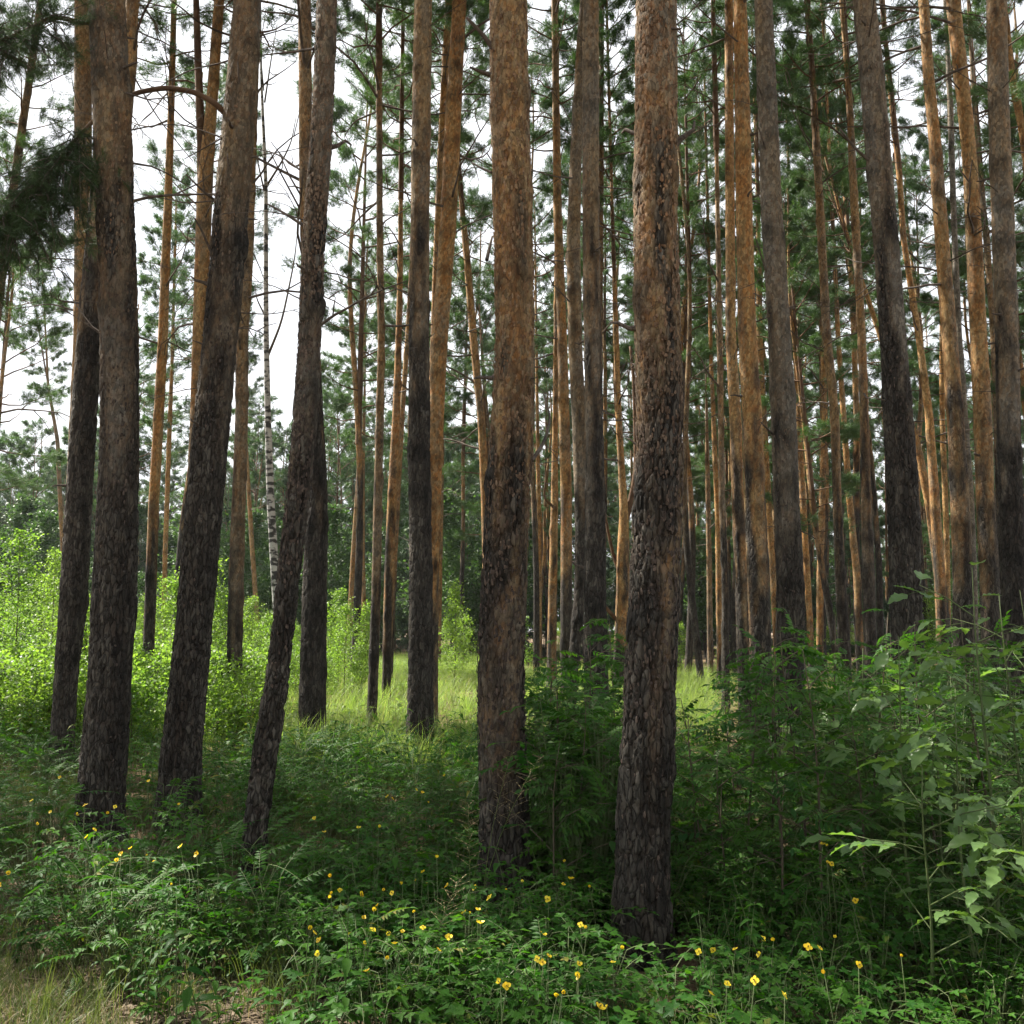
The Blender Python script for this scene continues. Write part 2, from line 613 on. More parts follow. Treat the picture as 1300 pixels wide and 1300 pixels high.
def crown_meshes(name, seed, L, R, ntuft, fine=True, kind='pine', needle=None, bare=0.1, base_r=0.07):
    """returns (needles mesh, branches mesh): z = 0 at the foot of the crown, the trunk axis along z"""
    r = np.random.default_rng(seed)
    wood, nee = MB(), MB()
    if fine:
        T = [needle_template(seed * 7 + k, 15, 0.12, 0.0085, 1.15) for k in range(3)]
    else:
        T = [needle_template(seed * 7 + k, 6, 0.19, 0.026, 1.2) for k in range(3)]
    D, P = [], []
    nl = int(L * (4.2 if kind == 'pine' else 6.5))
    limbs = []
    for k in range(nl):
        h = (k + r.uniform(0, 1)) / nl
        if kind == 'pine':
            prof = (0.55 + 0.6 * h) if h < 0.4 else 0.8 * math.sqrt(max(0.02, 1 - ((h - 0.4) / 0.6) ** 2)) + 0.06
            el = math.radians(-8 + 58 * h + r.uniform(-16, 16))
        else:
            prof = 1.0 * (1 - h) ** 0.85 + 0.06
            el = math.radians(-24 + 50 * h + r.uniform(-8, 8))
        ln = R * prof * r.uniform(0.65, 1.15)
        az = k * 2.399 + r.uniform(-0.5, 0.5)
        limbs.append((h * L, az, el, ln))
    tot = sum(l[3] ** 1.3 for l in limbs)
    for z, az, el, ln in limbs:
        d = np.array((math.cos(az) * math.cos(el), math.sin(az) * math.cos(el), math.sin(el)))
        t = np.linspace(0, 1, 6)
        wob = np.cumsum(r.normal(0, 0.05, (6, 3)), axis=0) * ln * 0.5
        wob[0] = 0
        lift = (0.22 if kind == 'pine' else 0.10) * ln * t ** 2
        pts = np.array((0, 0, z)) + d * ln * t[:, None] + wob
        pts[:, 2] += lift
        wood.tube(pts, np.linspace(min(0.036, 0.010 + ln * 0.009), 0.004, 6), 4)
        if r.uniform() < bare and z < 0.4 * L:
            continue
        nt_ = ntuft * ln ** 1.3 / tot
        nsec = max(3, int(ln * (3.6 if kind == 'pine' else 5)))
        for q in range(nsec):
            s = 0.30 + 0.70 * (q + r.uniform(0, 1)) / nsec
            b = np.array([np.interp(s, t, pts[:, c]) for c in range(3)])
            sd = (1 if q % 2 else -1) * math.radians(r.uniform(25, 70))
            c, sn = math.cos(sd), math.sin(sd)
            d2 = np.array((d[0] * c - d[1] * sn, d[0] * sn + d[1] * c, d[2] + r.uniform(-0.15, 0.30) - (0.25 if kind != 'pine' else 0)))
            d2 /= np.linalg.norm(d2)
            l2 = (0.22 + 0.34 * ln * (1.15 - s)) * r.uniform(0.7, 1.3)
            e = b + d2 * l2 + np.array((0, 0, 0.06 * l2))
            wood.tube([b, (b + e) / 2 + r.normal(0, 0.02, 3), e], [0.008, 0.005, 0.0025], 3)
            k = max(2, int(nt_ / nsec * r.uniform(0.5, 1.5)))
            u = r.uniform(0.35, 1.08, k) ** 0.8
            pp = b + (e - b) * u[:, None] + r.normal(0, 0.045 + 0.045 * l2, (k, 3))
            dd = d2 + r.normal(0, 0.45, (k, 3)) + np.array((0, 0, 0.35 if kind == 'pine' else -0.05))
            P.append(pp)
            D.append(dd)
    wood.tube([(0, 0, -0.3), (0, 0, L * 0.5), (0, 0, L)], [base_r, base_r * 0.6, 0.008], 6)
    P, D = np.concatenate(P), np.concatenate(D)
    which = r.integers(0, 3, len(P))
    val = np.clip(r.normal(0.5, 0.25, len(P)), 0, 1)
    for k in range(3):
        s = which == k
        nee.inst(T[k], basis(D[s]) * r.uniform(0.8, 1.25, s.sum())[:, None, None], P[s], val[s])
    return nee.mesh(name, [needle or (M_NEEDLE if kind == 'pine' else M_SPRUCE)]), wood.mesh(name + '_branches', [M_LIMB if kind == 'pine' else M_DEAD])


CROWN_TALL = [crown_meshes('pine_crown', 100 + k, 9.0, 2.5, 6000) for k in range(4)]
CROWN_YOUNG = [crown_meshes('young_pine_crown', 200 + k, 9.5, 2.1, 6600) for k in range(3)]
CROWN_FAR = [crown_meshes('far_pine_crown', 300 + k, 12.0, 2.6, 6500, False) for k in range(4)]
CROWN_SPRUCE = [crown_meshes('spruce_crown', 400 + k, 9.0, 2.0, 4200, False, 'spruce') for k in range(3)]

# dead branch meshes, pointing along +x, 1 m long
def dead_branch_mesh(seed):
    r = np.random.default_rng(seed)
    mb = MB()
    t = np.linspace(0, 1, 7)
    bend = r.uniform(-0.18, 0.22)
    P = np.stack([t, r.uniform(-0.1, 0.1) * np.sin(t * 3), bend * t ** 2], -1) + np.cumsum(r.normal(0, 0.012, (7, 3)), axis=0) * (t > 0)[:, None]
    mb.tube(P, np.linspace(0.012, 0.0035, 7), 5)
    for k in range(r.integers(1, 5)):
        s = r.uniform(0.3, 0.9)
        b = np.array([np.interp(s, t, P[:, c]) for c in range(3)])
        ln = r.uniform(0.12, 0.4)
        a = r.uniform(0.4, 1.0) * r.choice([-1, 1])
        e = b + ln * np.array((math.cos(a), math.sin(a) * 0.8, math.sin(a) * r.uniform(-0.8, 0.8)))
        mb.tube([b, (b + e) / 2 + r.normal(0, 0.015, 3), e], [0.006, 0.0045, 0.0025], 4)
    return mb.mesh('dead_branch', [M_DEAD])


DEAD = [dead_branch_mesh(900 + k) for k in range(7)]


def stub_mesh(seed):
    r = np.random.default_rng(seed)
    mb = MB()
    mb.tube([(0, 0, 0), (0.35, r.normal(0, 0.05), 0.05), (0.75, r.normal(0, 0.08), 0.12), (1, r.normal(0, 0.1), 0.2)], [0.13, 0.085, 0.065, 0.035], 6)
    return mb.mesh('branch_stub', [M_DEAD])


STUB = [stub_mesh(950 + k) for k in range(4)]

# ------------------------------------------------------------------ pine trunks
def smooth(a, k):
    if k < 2:
        return a
    ker = np.hanning(2 * k + 1)
    ker /= ker.sum()
    p = np.concatenate([np.full(k, a[0]), a, np.full(k, a[-1])])
    # keep end slopes by mirrored padding
    p[:k] = 2 * a[0] - a[1:k + 1][::-1]
    p[-k:] = 2 * a[-1] - a[-k - 1:-1][::-1]
    return np.convolve(p, ker, 'valid')


class Axis:
    """trunk centre line in the vertical plane y = d (with a little sway)"""
    def __init__(self, pts, d, H, seed, sway=0.06):
        pts = sorted(pts, key=lambda p: -p[0])
        xs, zs, rs = [], [], []
        for py, c, wd in pts:
            p, s = at_depth(c, py, d)
            xs.append(p[0])
            zs.append(p[2])
            rs.append(0.5 * wd / FPX * s)
        xs, zs, rs = map(np.array, (xs, zs, rs))
        z0 = -0.15
        if zs[0] > 0.05:
            m = max(1, min(2, len(xs) - 1))
            sl = (xs[m] - xs[0]) / (zs[m] - zs[0])
            xs = np.r_[xs[0] - sl * 0.6 * (zs[0] - z0), xs]
            rs = np.r_[rs[0] * (1 + 0.03 * (zs[0] - z0)), rs]
            zs = np.r_[z0, zs]
        else:
            zs[0] = z0
        self.zvis = zs[-1]
        H = max(H, zs[-1] + 1.0)
        k = max(0, len(xs) - 3)
        sl = (xs[-1] - xs[k]) / (zs[-1] - zs[k]) * 0.8
        xs = np.r_[xs, xs[-1] + sl * (H - zs[-1])]
        rs = np.r_[rs, max(0.02, rs[-1] * 0.35)]
        zs = np.r_[zs, H]
        self.H = H
        self.Z = np.arange(z0, H + 0.01, 0.05)
        n = len(self.Z)
        self.X = smooth(np.interp(self.Z, zs, xs), 8)
        self.R = np.maximum(0.008, smooth(np.interp(self.Z, zs, rs), 8))
        sw = (vnoise(self.Z * 0.25 + seed, np.zeros(n), seed) - 0.5) * 2 * sway
        self.Y = d + sw - sw[3]

    def at(self, z):
        return np.array((np.interp(z, self.Z, self.X), np.interp(z, self.Z, self.Y), z))

    def r(self, z):
        return float(np.interp(z, self.Z, self.R))

    def dir(self, z):
        v = self.at(z + 0.4) - self.at(z - 0.4)
        return v / np.linalg.norm(v)


def trunk_mesh(ax, d, trans_z, tone, grey, seed, name='pine_trunk'):
    """tone: how orange the thin upper bark is; grey: how grey the scaly bark is"""
    r0 = ax.r(1.5)
    res = d / 1249.0                               # metres per photo pixel
    nth = int(np.clip(2 * math.pi * r0 / (res * 2.2), 10, 120))
    dz = np.clip(res * 3.4, 0.013, 0.30)
    ztop = min(ax.H, ax.zvis + 0.3)
    zz = np.concatenate([np.arange(-0.15, ztop, dz), np.linspace(ztop, ax.H, max(3, int((ax.H - ztop) / 0.5)))])
    th = np.arange(nth) / nth
    Zg, Tg = np.meshgrid(zz, th, indexing='ij')
    rad = np.interp(zz, ax.Z, ax.R)[:, None] * np.ones(nth)
    rnd = np.random.default_rng(seed)
    # slow out-of-round and root flare
    per = 6
    rad = rad * (1 + 0.05 * (vnoise(Tg * per, Zg * 0.8, seed, per) - 0.5))
    lobes = 0.5 + 0.5 * np.cos(2 * math.pi * (Tg * 5 + seed * 0.37))
    rad = rad * (1 + np.exp(-np.maximum(Zg, 0) / 0.20) * (0.14 + 0.24 * lobes))
    # thin/thick bark transition
    nA = vnoise(Tg * 5, Zg * 1.3, seed + 1, 5)
    nB = vnoise(Tg * 12, Zg * 3.2, seed + 2, 12)
    t = sstep(-1.0, 1.0, (Zg - trans_z) / 1.5 + (nA - 0.5) * 2.6 + (nB - 0.5) * 1.7)
    t = t * sstep(trans_z - 2.6, trans_z - 0.9, Zg)
    det = np.clip(1.4 - d / 16.0, 0.15, 1.0)
    # thick ridged bark
    n1 = max(6, int(round(2 * math.pi * r0 / 0.036)))
    wx = (vnoise(Tg * 9, Zg * 5, seed + 3, 9) - 0.5) * 0.9
    f1, f2, id1 = worley(Tg * n1 + wx, Zg / 0.125 + 0.8 * (vnoise(Tg * 14, Zg * 9, seed + 4, 14) - 0.5), n1, seed)
    groove = sstep(0.02, 0.30, f2 - f1)
    # thin flaking bark
    n2 = max(8, int(round(2 * math.pi * r0 / 0.028)))
    g1, g2, id2 = worley(Tg * n2 + wx, Zg / 0.050, n2, seed + 50)
    crack = sstep(0.0, 0.16, g2 - g1)
    low = (groove - 1) * 0.016 + (id1 - 0.5) * 0.014
    up = (crack - 1) * 0.005 + (id2 - 0.5) * 0.010 + (0.5 - g1) * 0.003
    rough = (vnoise(Tg * 40, Zg * 26, seed + 6, 40) - 0.5) * 0.004
    rad = rad + det * (low * (1 - t) + up * t + rough)
    # dark collars at the old branch whorls
    kn = np.zeros_like(Zg)
    z = 0.9 + rnd.uniform(0, 0.5)
    while z < ztop:
        if rnd.uniform() < 0.75:
            for q in range(rnd.integers(1, 4)):
                a = rnd.uniform()
                da = np.abs((Tg - a + 0.5) % 1 - 0.5) * 2 * math.pi * r0
                dd = np.hypot(da / 0.075, (Zg - z - rnd.uniform(-0.08, 0.08)) / 0.10) + (nB - 0.5) * 0.9
                s = np.exp(-dd ** 2)
                kn = np.maximum(kn, s * rnd.uniform(0.5, 1.0))
                rad = rad + s * 0.012
            kn = np.maximum(kn, 0.55 * np.exp(-((Zg - z) / 0.09) ** 2) * (nA > 0.45))
        z += rnd.uniform(0.42, 0.72)
    # colours
    def c(*v):
        return np.array(v)[None, None, :]
    nC = vnoise(Tg * 8, Zg * 1.1, seed + 8, 8)
    gl = np.clip(id1 * 0.7 + (nC - 0.5) * 0.9 + 0.15, 0, 1)[..., None]
    lowc = c(0.025, 0.0215, 0.0175) * (1 - gl) + c(0.072, 0.065, 0.053) * gl
    lowc = lowc * (1 - (1 - groove[..., None]) * 0.35) + c(0.034, 0.019, 0.011) * (1 - groove[..., None]) * 0.35
    org = c(0.33, 0.150, 0.045) * tone + c(0.150, 0.104, 0.056) * (1 - tone)
    pale = c(0.39, 0.255, 0.105) * tone + c(0.215, 0.170, 0.105) * (1 - tone)
    gr = c(0.148, 0.131, 0.104)
    k2 = np.clip(id2 * 1.1 + (nC - 0.5) * 0.8, 0, 1)[..., None]
    upc = org * (1 - k2) + pale * k2
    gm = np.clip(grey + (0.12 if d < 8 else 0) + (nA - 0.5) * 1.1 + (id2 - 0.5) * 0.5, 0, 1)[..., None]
    upc = upc * (1 - gm) + gr * gm
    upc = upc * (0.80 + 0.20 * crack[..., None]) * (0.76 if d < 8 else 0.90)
    T3 = t[..., None]
    col = lowc * (1 - T3) + upc * T3
    col = col * (1 - 0.72 * kn[..., None])
    cen = np.stack([np.interp(zz, ax.Z, ax.X), np.interp(zz, ax.Z, ax.Y), zz], -1)
    ang = Tg * 2 * math.pi
    V = np.stack([cen[:, None, 0] + rad * np.cos(ang), cen[:, None, 1] + rad * np.sin(ang), np.broadcast_to(Zg, rad.shape)], -1)
    m = len(zz)
    i = np.arange(m - 1)[:, None] * nth
    j = np.arange(nth)[None]
    a, b = i + j, i + (j + 1) % nth
    F = np.stack([np.stack([a, b, b + nth], -1), np.stack([a, b + nth, a + nth], -1)], -2).reshape(-1, 3)
    base = np.array((cen[3, 0], cen[3, 1], 0.0))
    mb = MB()
    mb.add((V - base).reshape(-1, 3), F)
    cc = np.concatenate([col, np.broadcast_to(T3, col.shape[:2] + (1,))], -1)
    return mb.mesh(name, [M_BARK], d > 9, cc.reshape(-1, 4)), base


def flakes_mesh(ax, d, base, trans_z, tone, seed, n):
    """thin bark plates lifting from the trunk"""
    r = np.random.default_rng(seed)
    zt = min(ax.zvis + 0.2, ax.H)
    mb = MB()
    cols = []
    z0 = max(0.3, trans_z - 1.6)
    for k in range(n):
        z = r.uniform(z0, zt) if r.uniform() < .8 else r.uniform(0.2, zt)
        th = r.uniform(math.pi * 0.9, math.pi * 2.1)
        R = ax.r(z) + 0.001
        c = ax.at(z)
        nrm = np.array((math.cos(th), math.sin(th), 0))
        sd = np.array((-math.sin(th), math.cos(th), 0))
        up = np.array((0, 0, 1.0))
        hw, hh = r.uniform(.004, .010), r.uniform(.007, .020)
        lift, side = r.uniform(-.002, .008), r.choice([-1, 1])
        p = c + nrm * R
        ring = [(-1, -.5), (-.3, -1), (.7, -.8), (1, .2), (.3, 1), (-.8, .7)]
        V = [p + nrm * 0.004]
        for a, b in ring:
            a, b = a * r.uniform(.7, 1.2), b * r.uniform(.7, 1.2)
            V.append(p + sd * a * hw + up * b * hh + nrm * (lift * max(0, a * side * .5 + b * .6) - a * a * hw * hw / (2 * R)))
        mb.add(np.array(V) - base, [(0, q + 1, (q + 1) % 6 + 1) for q in range(6)])
        g = r.uniform()
        c1 = np.array((0.20, 0.095, 0.040)) * tone + np.array((0.11, 0.075, 0.050)) * (1 - tone)
        c2 = np.array((0.25, 0.165, 0.09)) * tone + np.array((0.15, 0.12, 0.09)) * (1 - tone)
        col = c1 * (1 - g) + c2 * g
        f = float(sstep(-0.9, 1.3, np.array(z - trans_z)))
        col = (np.array((0.035, 0.028, 0.024)) * (1 - g) + np.array((0.095, 0.07, 0.055)) * g) * (1 - f) + col * f
        cols.append(np.tile(np.r_[col, 1.0], (7, 1)))
    return mb.mesh('bark_flakes', [M_BARK], False, np.concatenate(cols))


def put(o, loc, z_axis=None, spin=0.0, scale=1.0):
    q = Vector((0, 0, 1)).rotation_difference(Vector(z_axis)) if z_axis is not None else Quaternion()
    q = q @ Quaternion((0, 0, 1), spin)
    o.rotation_mode = 'QUATERNION'
    o.rotation_quaternion = q
    o.location = loc
    o.scale = (scale,) * 3 if np.isscalar(scale) else scale


def add_crown(root, base, ax, r, crowns, zfoot, scale=1.0):
    nee, wood = crowns[r.randrange(len(crowns))]
    c = link('crown', nee, root)
    put(c, Vector(ax.at(zfoot) - base), ax.dir(zfoot), r.uniform(0, 6.28), scale)
    b = link('branches', wood, c)
    return c


def add_dead(root, base, ax, r, z, ln, az=None, el=None, stub=False):
    az = r.uniform(0, 2 * math.pi) if az is None else az
    el = math.radians(r.uniform(-15, 40)) if el is None else el
    d = Vector((math.cos(az) * math.cos(el), math.sin(az) * math.cos(el), math.sin(el)))
    o = link('branch_stub' if stub else 'dead_branch', r.choice(STUB if stub else DEAD), root)
    o.rotation_mode = 'QUATERNION'
    o.rotation_quaternion = Vector((1, 0, 0)).rotation_difference(d) @ Quaternion((1, 0, 0), r.uniform(0, 6.28))
    p = Vector(ax.at(z) - base) + Vector((math.cos(az), math.sin(az), 0)) * ax.r(z) * 0.85
    o.location = p
    th = 1.0 if stub else min(1.0, 0.5 + 0.4 * ln)
    o.scale = (ln, max(ln, 0.6) * th, max(ln, 0.6) * th) if not stub else (ln, ln, ln)
    return o


def shape_branch(root, base, d, pts, r0, r1, dy=0.0, name='dead_branch', mat=None):
    """a branch measured in the photo: pixel points at the depth of its tree, bowing dy towards the camera"""
    P = np.array([at_depth(px, py, d + dy * k / (len(pts) - 1))[0] for k, (px, py) in enumerate(pts)])
    n = (len(pts) - 1) * 5 + 1
    u = np.linspace(0, len(pts) - 1, n)
    Q = np.stack([smooth(np.interp(u, np.arange(len(pts)), P[:, c]), 3) for c in range(3)], -1)
    mb = MB()
    mb.tube(Q - base, np.linspace(r0, r1, n), 7)
    return link(name, mb.mesh(name, [mat or M_DEAD], True), root), Q


# (key, depth, pixel row where scaly bark turns thin and orange, orange, grey, height, points (row, centre, width), label)
TREES = [  # orange kept low on the backlit left trunks: shade put into their bark colour
 ('A1', 16, 640, .5, .15, 21, [(905,97,26),(660,97,25),(430,105,23),(200,104,21),(0,105,21)],
  'reddish pine trunk half hidden behind the second dark trunk from the left edge'),
 ('A2', 11, 330, .5, .3, 20, [(975,77,29),(860,84,29),(770,93,33),(633,101,32),(430,114,30),(330,122,28),(200,133,26)],
  'dark grey slanting pine trunk, nearest the left edge, leaning behind its thicker neighbour'),
 ('B', 7.5, 380, .40, .28, 21, [(1062,129,54),(995,129,57),(870,139,53),(700,148,52),(565,152,48),(430,152,46),(270,147,45),(135,143,46),(0,138,43)],
  'thick pine at the left, black below and brown above, standing in yellow celandine'),
 ('B2', 12.5, 600, .7, .2, 20, [(900,132,26),(430,146,22),(150,158,18),(80,166,16),(0,168,15)],
  'brown pine trunk peeping out behind the top of the thick left pine'),
 ('C', 17.5, 690, .95, .05, 20, [(912,185,15),(870,187,15),(633,194,13),(430,207,12),(270,213,10),(67,218,7)],
  'slim straight pine with glowing orange bark alone between the two thick left trunks'),
 ('D', 15, 620, .8, .1, 21, [(900,236,20),(640,246,17),(530,250,16),(430,253,16),(340,257,18),(237,260,18),(135,269,14),(0,278,12)],
  'orange pine forked halfway up, rising behind the leaning trunk with the arching bough'),
 ('E', 7.9, 330, .32, .30, 20, [(1045,224,53),(960,230,51),(860,240,48),(735,252,45),(633,260,45),(530,270,45),(430,280,42),(338,288,44),(237,297,43),(135,307,39),(0,317,33)],
  'thick leaning pine with a long arching bough that droops to the left'),
 ('F', 15, 700, .45, .3, 19, [(925,296,20),(870,297,20),(735,299,19),(530,306,16),(430,307,15),(340,314,13),(237,318,11),(0,326,9)],
  'dull red-brown pine close to the right side of the leaning thick trunk, beside the birch'),
 ('H', 6.1, 400, .22, .45, 17, [(1118,322,31),(1060,323,32),(960,336,32),(860,353,30),(735,366,28),(633,378,29),(530,388,30),(430,393,28),(305,398,28),(203,406,27),(135,410,26),(0,415,24)],
  'slender near pine slanting to the right, grey above, in front of a straighter darker trunk'),
 ('H2', 12.5, 480, .5, .2, 21, [(945,396,35),(860,397,34),(735,399,31),(633,402,26),(430,394,20),(237,386,17),(0,385,16)],
  'dark straight pine trunk crossing behind the slender slanting one'),
 ('I', 15.5, 720, .45, .35, 19, [(928,471,13),(860,474,13),(735,478,12),(633,480,11),(430,485,9),(270,483,8),(0,482,7)],
  'thin pole-like brown pine on the left side of the sunny grass opening'),
 ('I2', 19, 720, .95, .05, 18, [(900,490,11),(735,494,13),(633,498,12),(530,503,10),(430,506,8),(340,508,7),(240,509,5)],
  'thin orange pine just right of the brown pole-like one, in the sunny grass'),
 ('I3', 23, 720, .8, .1, 18, [(880,494,8),(700,501,8),(530,510,7),(430,517,6),(330,522,5)],
  'faint orange pine stem half behind the thin orange pine in the sunny grass'),
 ('J', 11.4, 330, .38, .2, 21, [(970,533,35),(930,533,35),(860,534,32),(735,534,30),(600,532,28),(430,532,26),(270,533,24),(135,535,24),(0,537,22)],
  'straight pine, charcoal black up to mid height, standing in front of the bright grass'),
 ('K', 14.5, 760, 1.0, .0, 22, [(880,545,22),(735,548,19),(633,551,19),(530,554,20),(430,558,21),(270,570,20),(135,576,20),(0,584,17)],
  'bright orange leaning pine emerging from behind the charcoal black trunk'),
 ('K2', 18, 700, .9, .05, 20, [(860,540,12),(600,545,9),(380,552,8),(270,556,8),(135,562,8),(0,570,10)],
  'thin orange stem along the left side of the bright orange leaning pine'),
 ('L', 20, 760, .8, .1, 15, [(870,622,13),(633,616,11),(530,611,10),(430,601,10),(340,594,9),(237,584,6)],
  'reddish pine slanting up to the left from behind the thick central trunk'),
 ('M', 5.7, 610, .72, .12, 22, [(1146,645,63),(1060,641,63),(960,638,61),(860,635,61),(735,640,57),(633,645,57),(530,651,54),(430,654,50),(270,651,49),(135,647,48),(0,645,47)],
  'thick central pine with pale flaking bark and a rowan leaf across its foot'),
 ('N0', 22, 800, .85, .1, 20, [(845,700,12),(735,702,11),(633,704,9),(530,705,7),(400,706,6),(200,707,5)],
  'thin orange pine, left one of the pair right of the thick central trunk'),
 ('N', 20, 720, .85, .1, 21, [(870,719,15),(735,719,15),(633,719,14),(530,716,14),(430,714,12),(270,708,11),(135,706,9),(0,704,8)],
  'orange pine with sunlit left edge, right one of the pair beside the thick central trunk'),
 ('O', 14, 620, .25, .35, 21, [(870,726,14),(800,732,15),(735,738,16),(633,738,17),(530,735,18),(430,730,18),(305,728,17),(200,731,15),(60,737,11),(0,741,9)],
  'pale greyish crooked pine touching the left side of a thicker straight trunk'),
 ('P', 11, 470, .35, .45, 21, [(900,758,33),(860,757,32),(735,755,28),(633,756,25),(530,754,22),(430,752,22),(270,750,21),(135,750,21),(0,750,20)],
  'straight brownish pine between the two thickest trunks, its foot behind a leafy rowan'),
 ('P2', 22, 600, .4, .3, 20, [(850,760,9),(430,761,8),(0,764,7)],
  'thin dark stem just showing behind the straight pine between the thickest trunks'),
 ('Q', 22, 790, 1.0, .0, 17, [(840,787,17),(770,790,17),(700,791,16),(650,792,11),(600,789,9),(530,785,8),(430,782,7),(290,778,4)],
  'reddish forked pine with bare side limbs left of the nearest thick trunk'),
 ('R', 4.85, 500, .68, .14, 21, [(1207,813,71),(1063,816,69),(960,821,66),(860,825,65),(735,831,63),(633,835,61),(530,837,59),(430,834,57),(270,831,54),(135,832,52),(0,832,50)],
  'nearest and thickest pine, brown flaky top and dark furrowed foot'),
 ('S4', 18, 640, .6, .25, 19, [(938,922,11),(735,921,9),(633,917,8),(430,914,7),(190,910,5),(0,905,4)],
  'thin brown pine in the gap right of the nearest thick trunk'),
 ('S5', 30, 800, .5, .3, 9.5, [(865,902,8),(735,900,7),(600,898,6)],
  'pale thin dead snag broken off at mid height, right of the nearest thick trunk'),
 ('S6', 28, 800, 1.0, .0, 19, [(850,914,8),(660,911,7),(560,906,6),(460,902,5),(300,899,4)],
  'thin sunlit orange stem behind the brown pine in the gap'),
 ('S1', 15, 720, .85, .1, 21, [(930,949,21),(840,946,20),(735,942,18),(633,937,16),(530,934,15),(430,928,13),(305,927,12),(135,926,11),(0,926,10)],
  'slimmer brown pine touching the left side of the bright orange one'),
 ('S2', 12, 660, 1.0, .05, 22, [(905,967,29),(840,966,28),(735,963,28),(633,958,26),(530,955,25),(430,949,22),(305,945,21),(135,942,19),(0,939,16)],
  'bright orange pine with smooth upper bark, left of the grey trunk with stubs'),
 ('S3', 25, 800, .95, .0, 19, [(850,988,9),(735,982,8),(560,972,8),(430,965,8),(237,962,5)],
  'thin orange stem squeezed between the orange pine and the grey trunk'),
 ('T', 9.5, 600, .10, .66, 20, [(930,1003,37),(830,1003,36),(735,1002,34),(633,997,32),(530,993,31),(430,988,28),(270,979,26),(135,975,24),(0,970,22)],
  'grey scaly pine with three dark downward branch stubs'),
 ('U0', 28, 820, 1.0, .0, 19, [(850,1030,8),(780,1028,8),(660,1021,8),(560,1015,7),(430,1009,5),(250,1003,4)],
  'thin orange pine just right of the grey scaly trunk'),
 ('U2', 26, 830, 1.0, .0, 18, [(850,1041,9),(735,1040,8),(633,1043,8),(530,1046,7),(430,1044,6),(330,1046,5)],
  'brightest sunlit yellow-orange thin stem in the right half'),
 ('U1', 19, 640, .55, .25, 20, [(860,1074,15),(735,1067,13),(633,1063,11),(530,1060,11),(430,1050,11),(270,1041,10),(170,1035,9),(67,1029,7),(0,1023,6)],
  'brown pine with a bare twig curving up beside it, between two thin orange stems'),
 ('V2', 25, 760, .95, .0, 19, [(850,1093,10),(735,1088,9),(633,1078,8),(530,1071,7),(430,1064,6),(270,1056,5)],
  'thin orange pine leaning left, between the two brown pines right of the grey trunk'),
 ('V1', 18, 610, .6, .25, 20, [(860,1106,16),(735,1104,16),(633,1101,13),(530,1098,11),(430,1094,10),(270,1085,10),(135,1079,8),(67,1074,6),(0,1068,5)],
  'slim brown pine on the left of the dark rough trunk'),
 ('V3', 21, 700, .9, .05, 13, [(860,1206,14),(740,1195,13),(640,1182,11),(560,1165,9),(423,1117,7),(330,1086,5),(264,1066,4)],
  'strongly leaning orange pine passing behind the dark rough trunk'),
 ('W', 8.8, 380, .10, .62, 20, [(930,1153,42),(830,1152,41),(735,1150,39),(633,1146,38),(530,1141,36),(430,1134,32),(305,1125,30),(203,1116,30),(100,1108,29),(0,1098,27)],
  'dark rough pine leaning slightly left, the thickest in the right part'),
 ('X0', 20, 740, .95, .0, 20, [(860,1198,14),(735,1193,14),(633,1186,12),(530,1180,10),(430,1168,8),(305,1148,7),(210,1141,7),(100,1128,5),(0,1122,4)],
  'orange pine curving up just right of the dark rough trunk'),
 ('X1b', 28, 830, 1.0, .0, 18, [(850,1204,8),(700,1202,7),(560,1199,7),(400,1196,5)],
  'narrow sunlit strip of a far orange stem beside a two-toned trunk'),
 ('X1', 13, 590, .9, .1, 21, [(870,1223,28),(830,1222,27),(735,1221,25),(633,1215,23),(530,1209,20),(430,1202,18),(305,1193,17),(203,1186,15),(100,1177,13),(0,1172,12)],
  'two-toned pine, tan above and grey below, left of the bare grey snag'),
 ('X2', 22, 900, .0, .8, 20, [(860,1238,10),(735,1236,9),(633,1232,9),(530,1224,9),(430,1217,8),(305,1212,7),(135,1206,7),(34,1200,5)],
  'thin grey barkless dead snag between two tan pines at the right'),
 ('Y', 13.5, 640, .85, .1, 21, [(870,1260,25),(735,1258,24),(633,1253,22),(530,1250,22),(430,1243,20),(305,1235,19),(203,1229,17),(100,1220,17),(0,1211,17)],
  'tan pine second from the right edge, with dark rings below'),
 ('Y2', 24, 600, .4, .3, 19, [(860,1272,9),(600,1266,8),(406,1258,7),(305,1252,8),(200,1241,6),(68,1233,4)],
  'dark thin stem between the two tan pines nearest the right edge'),
 ('Z', 10.5, 450, .4, .45, 21, [(900,1292,32),(800,1288,31),(735,1286,31),(633,1281,29),(530,1278,28),(430,1276,27),(270,1270,26),(135,1264,24),(0,1262,24)],
  'grey-tan pine at the right edge with a black foot'),
 ('Z2', 15, 700, .8, .1, 16, [(860,1390,18),(500,1345,12),(300,1318,10),(165,1298,9),(100,1285,8),(34,1277,7)],
  'leaning brown pine with needles cut by the top right edge'),
 ('AA', 18, 700, .3, .5, 15, [(880,-55,16),(500,-18,12),(178,24,10),(110,34,9),(50,43,9)],
  'pale olive leaning pine among dark needles at the top left edge'),
 ('G1', 42, 800, .5, .2, 19, [(820,80,7),(700,80,6),(560,74,5),(490,62,3)],
  'pale slender far pine left of the second dark trunk'),
 ('G2', 36, 800, 1.0, .0, 18, [(830,207,7),(700,210,6),(560,215,6),(430,219,4),(300,222,3)],
  'far orange pine standing beyond the saplings right of the slim glowing pine'),
 ('G3', 45, 820, .7, .1, 17, [(830,329,7),(700,320,6),(600,314,5),(500,308,4)],
  'far tan pine leaning left beyond the saplings by the birch'),
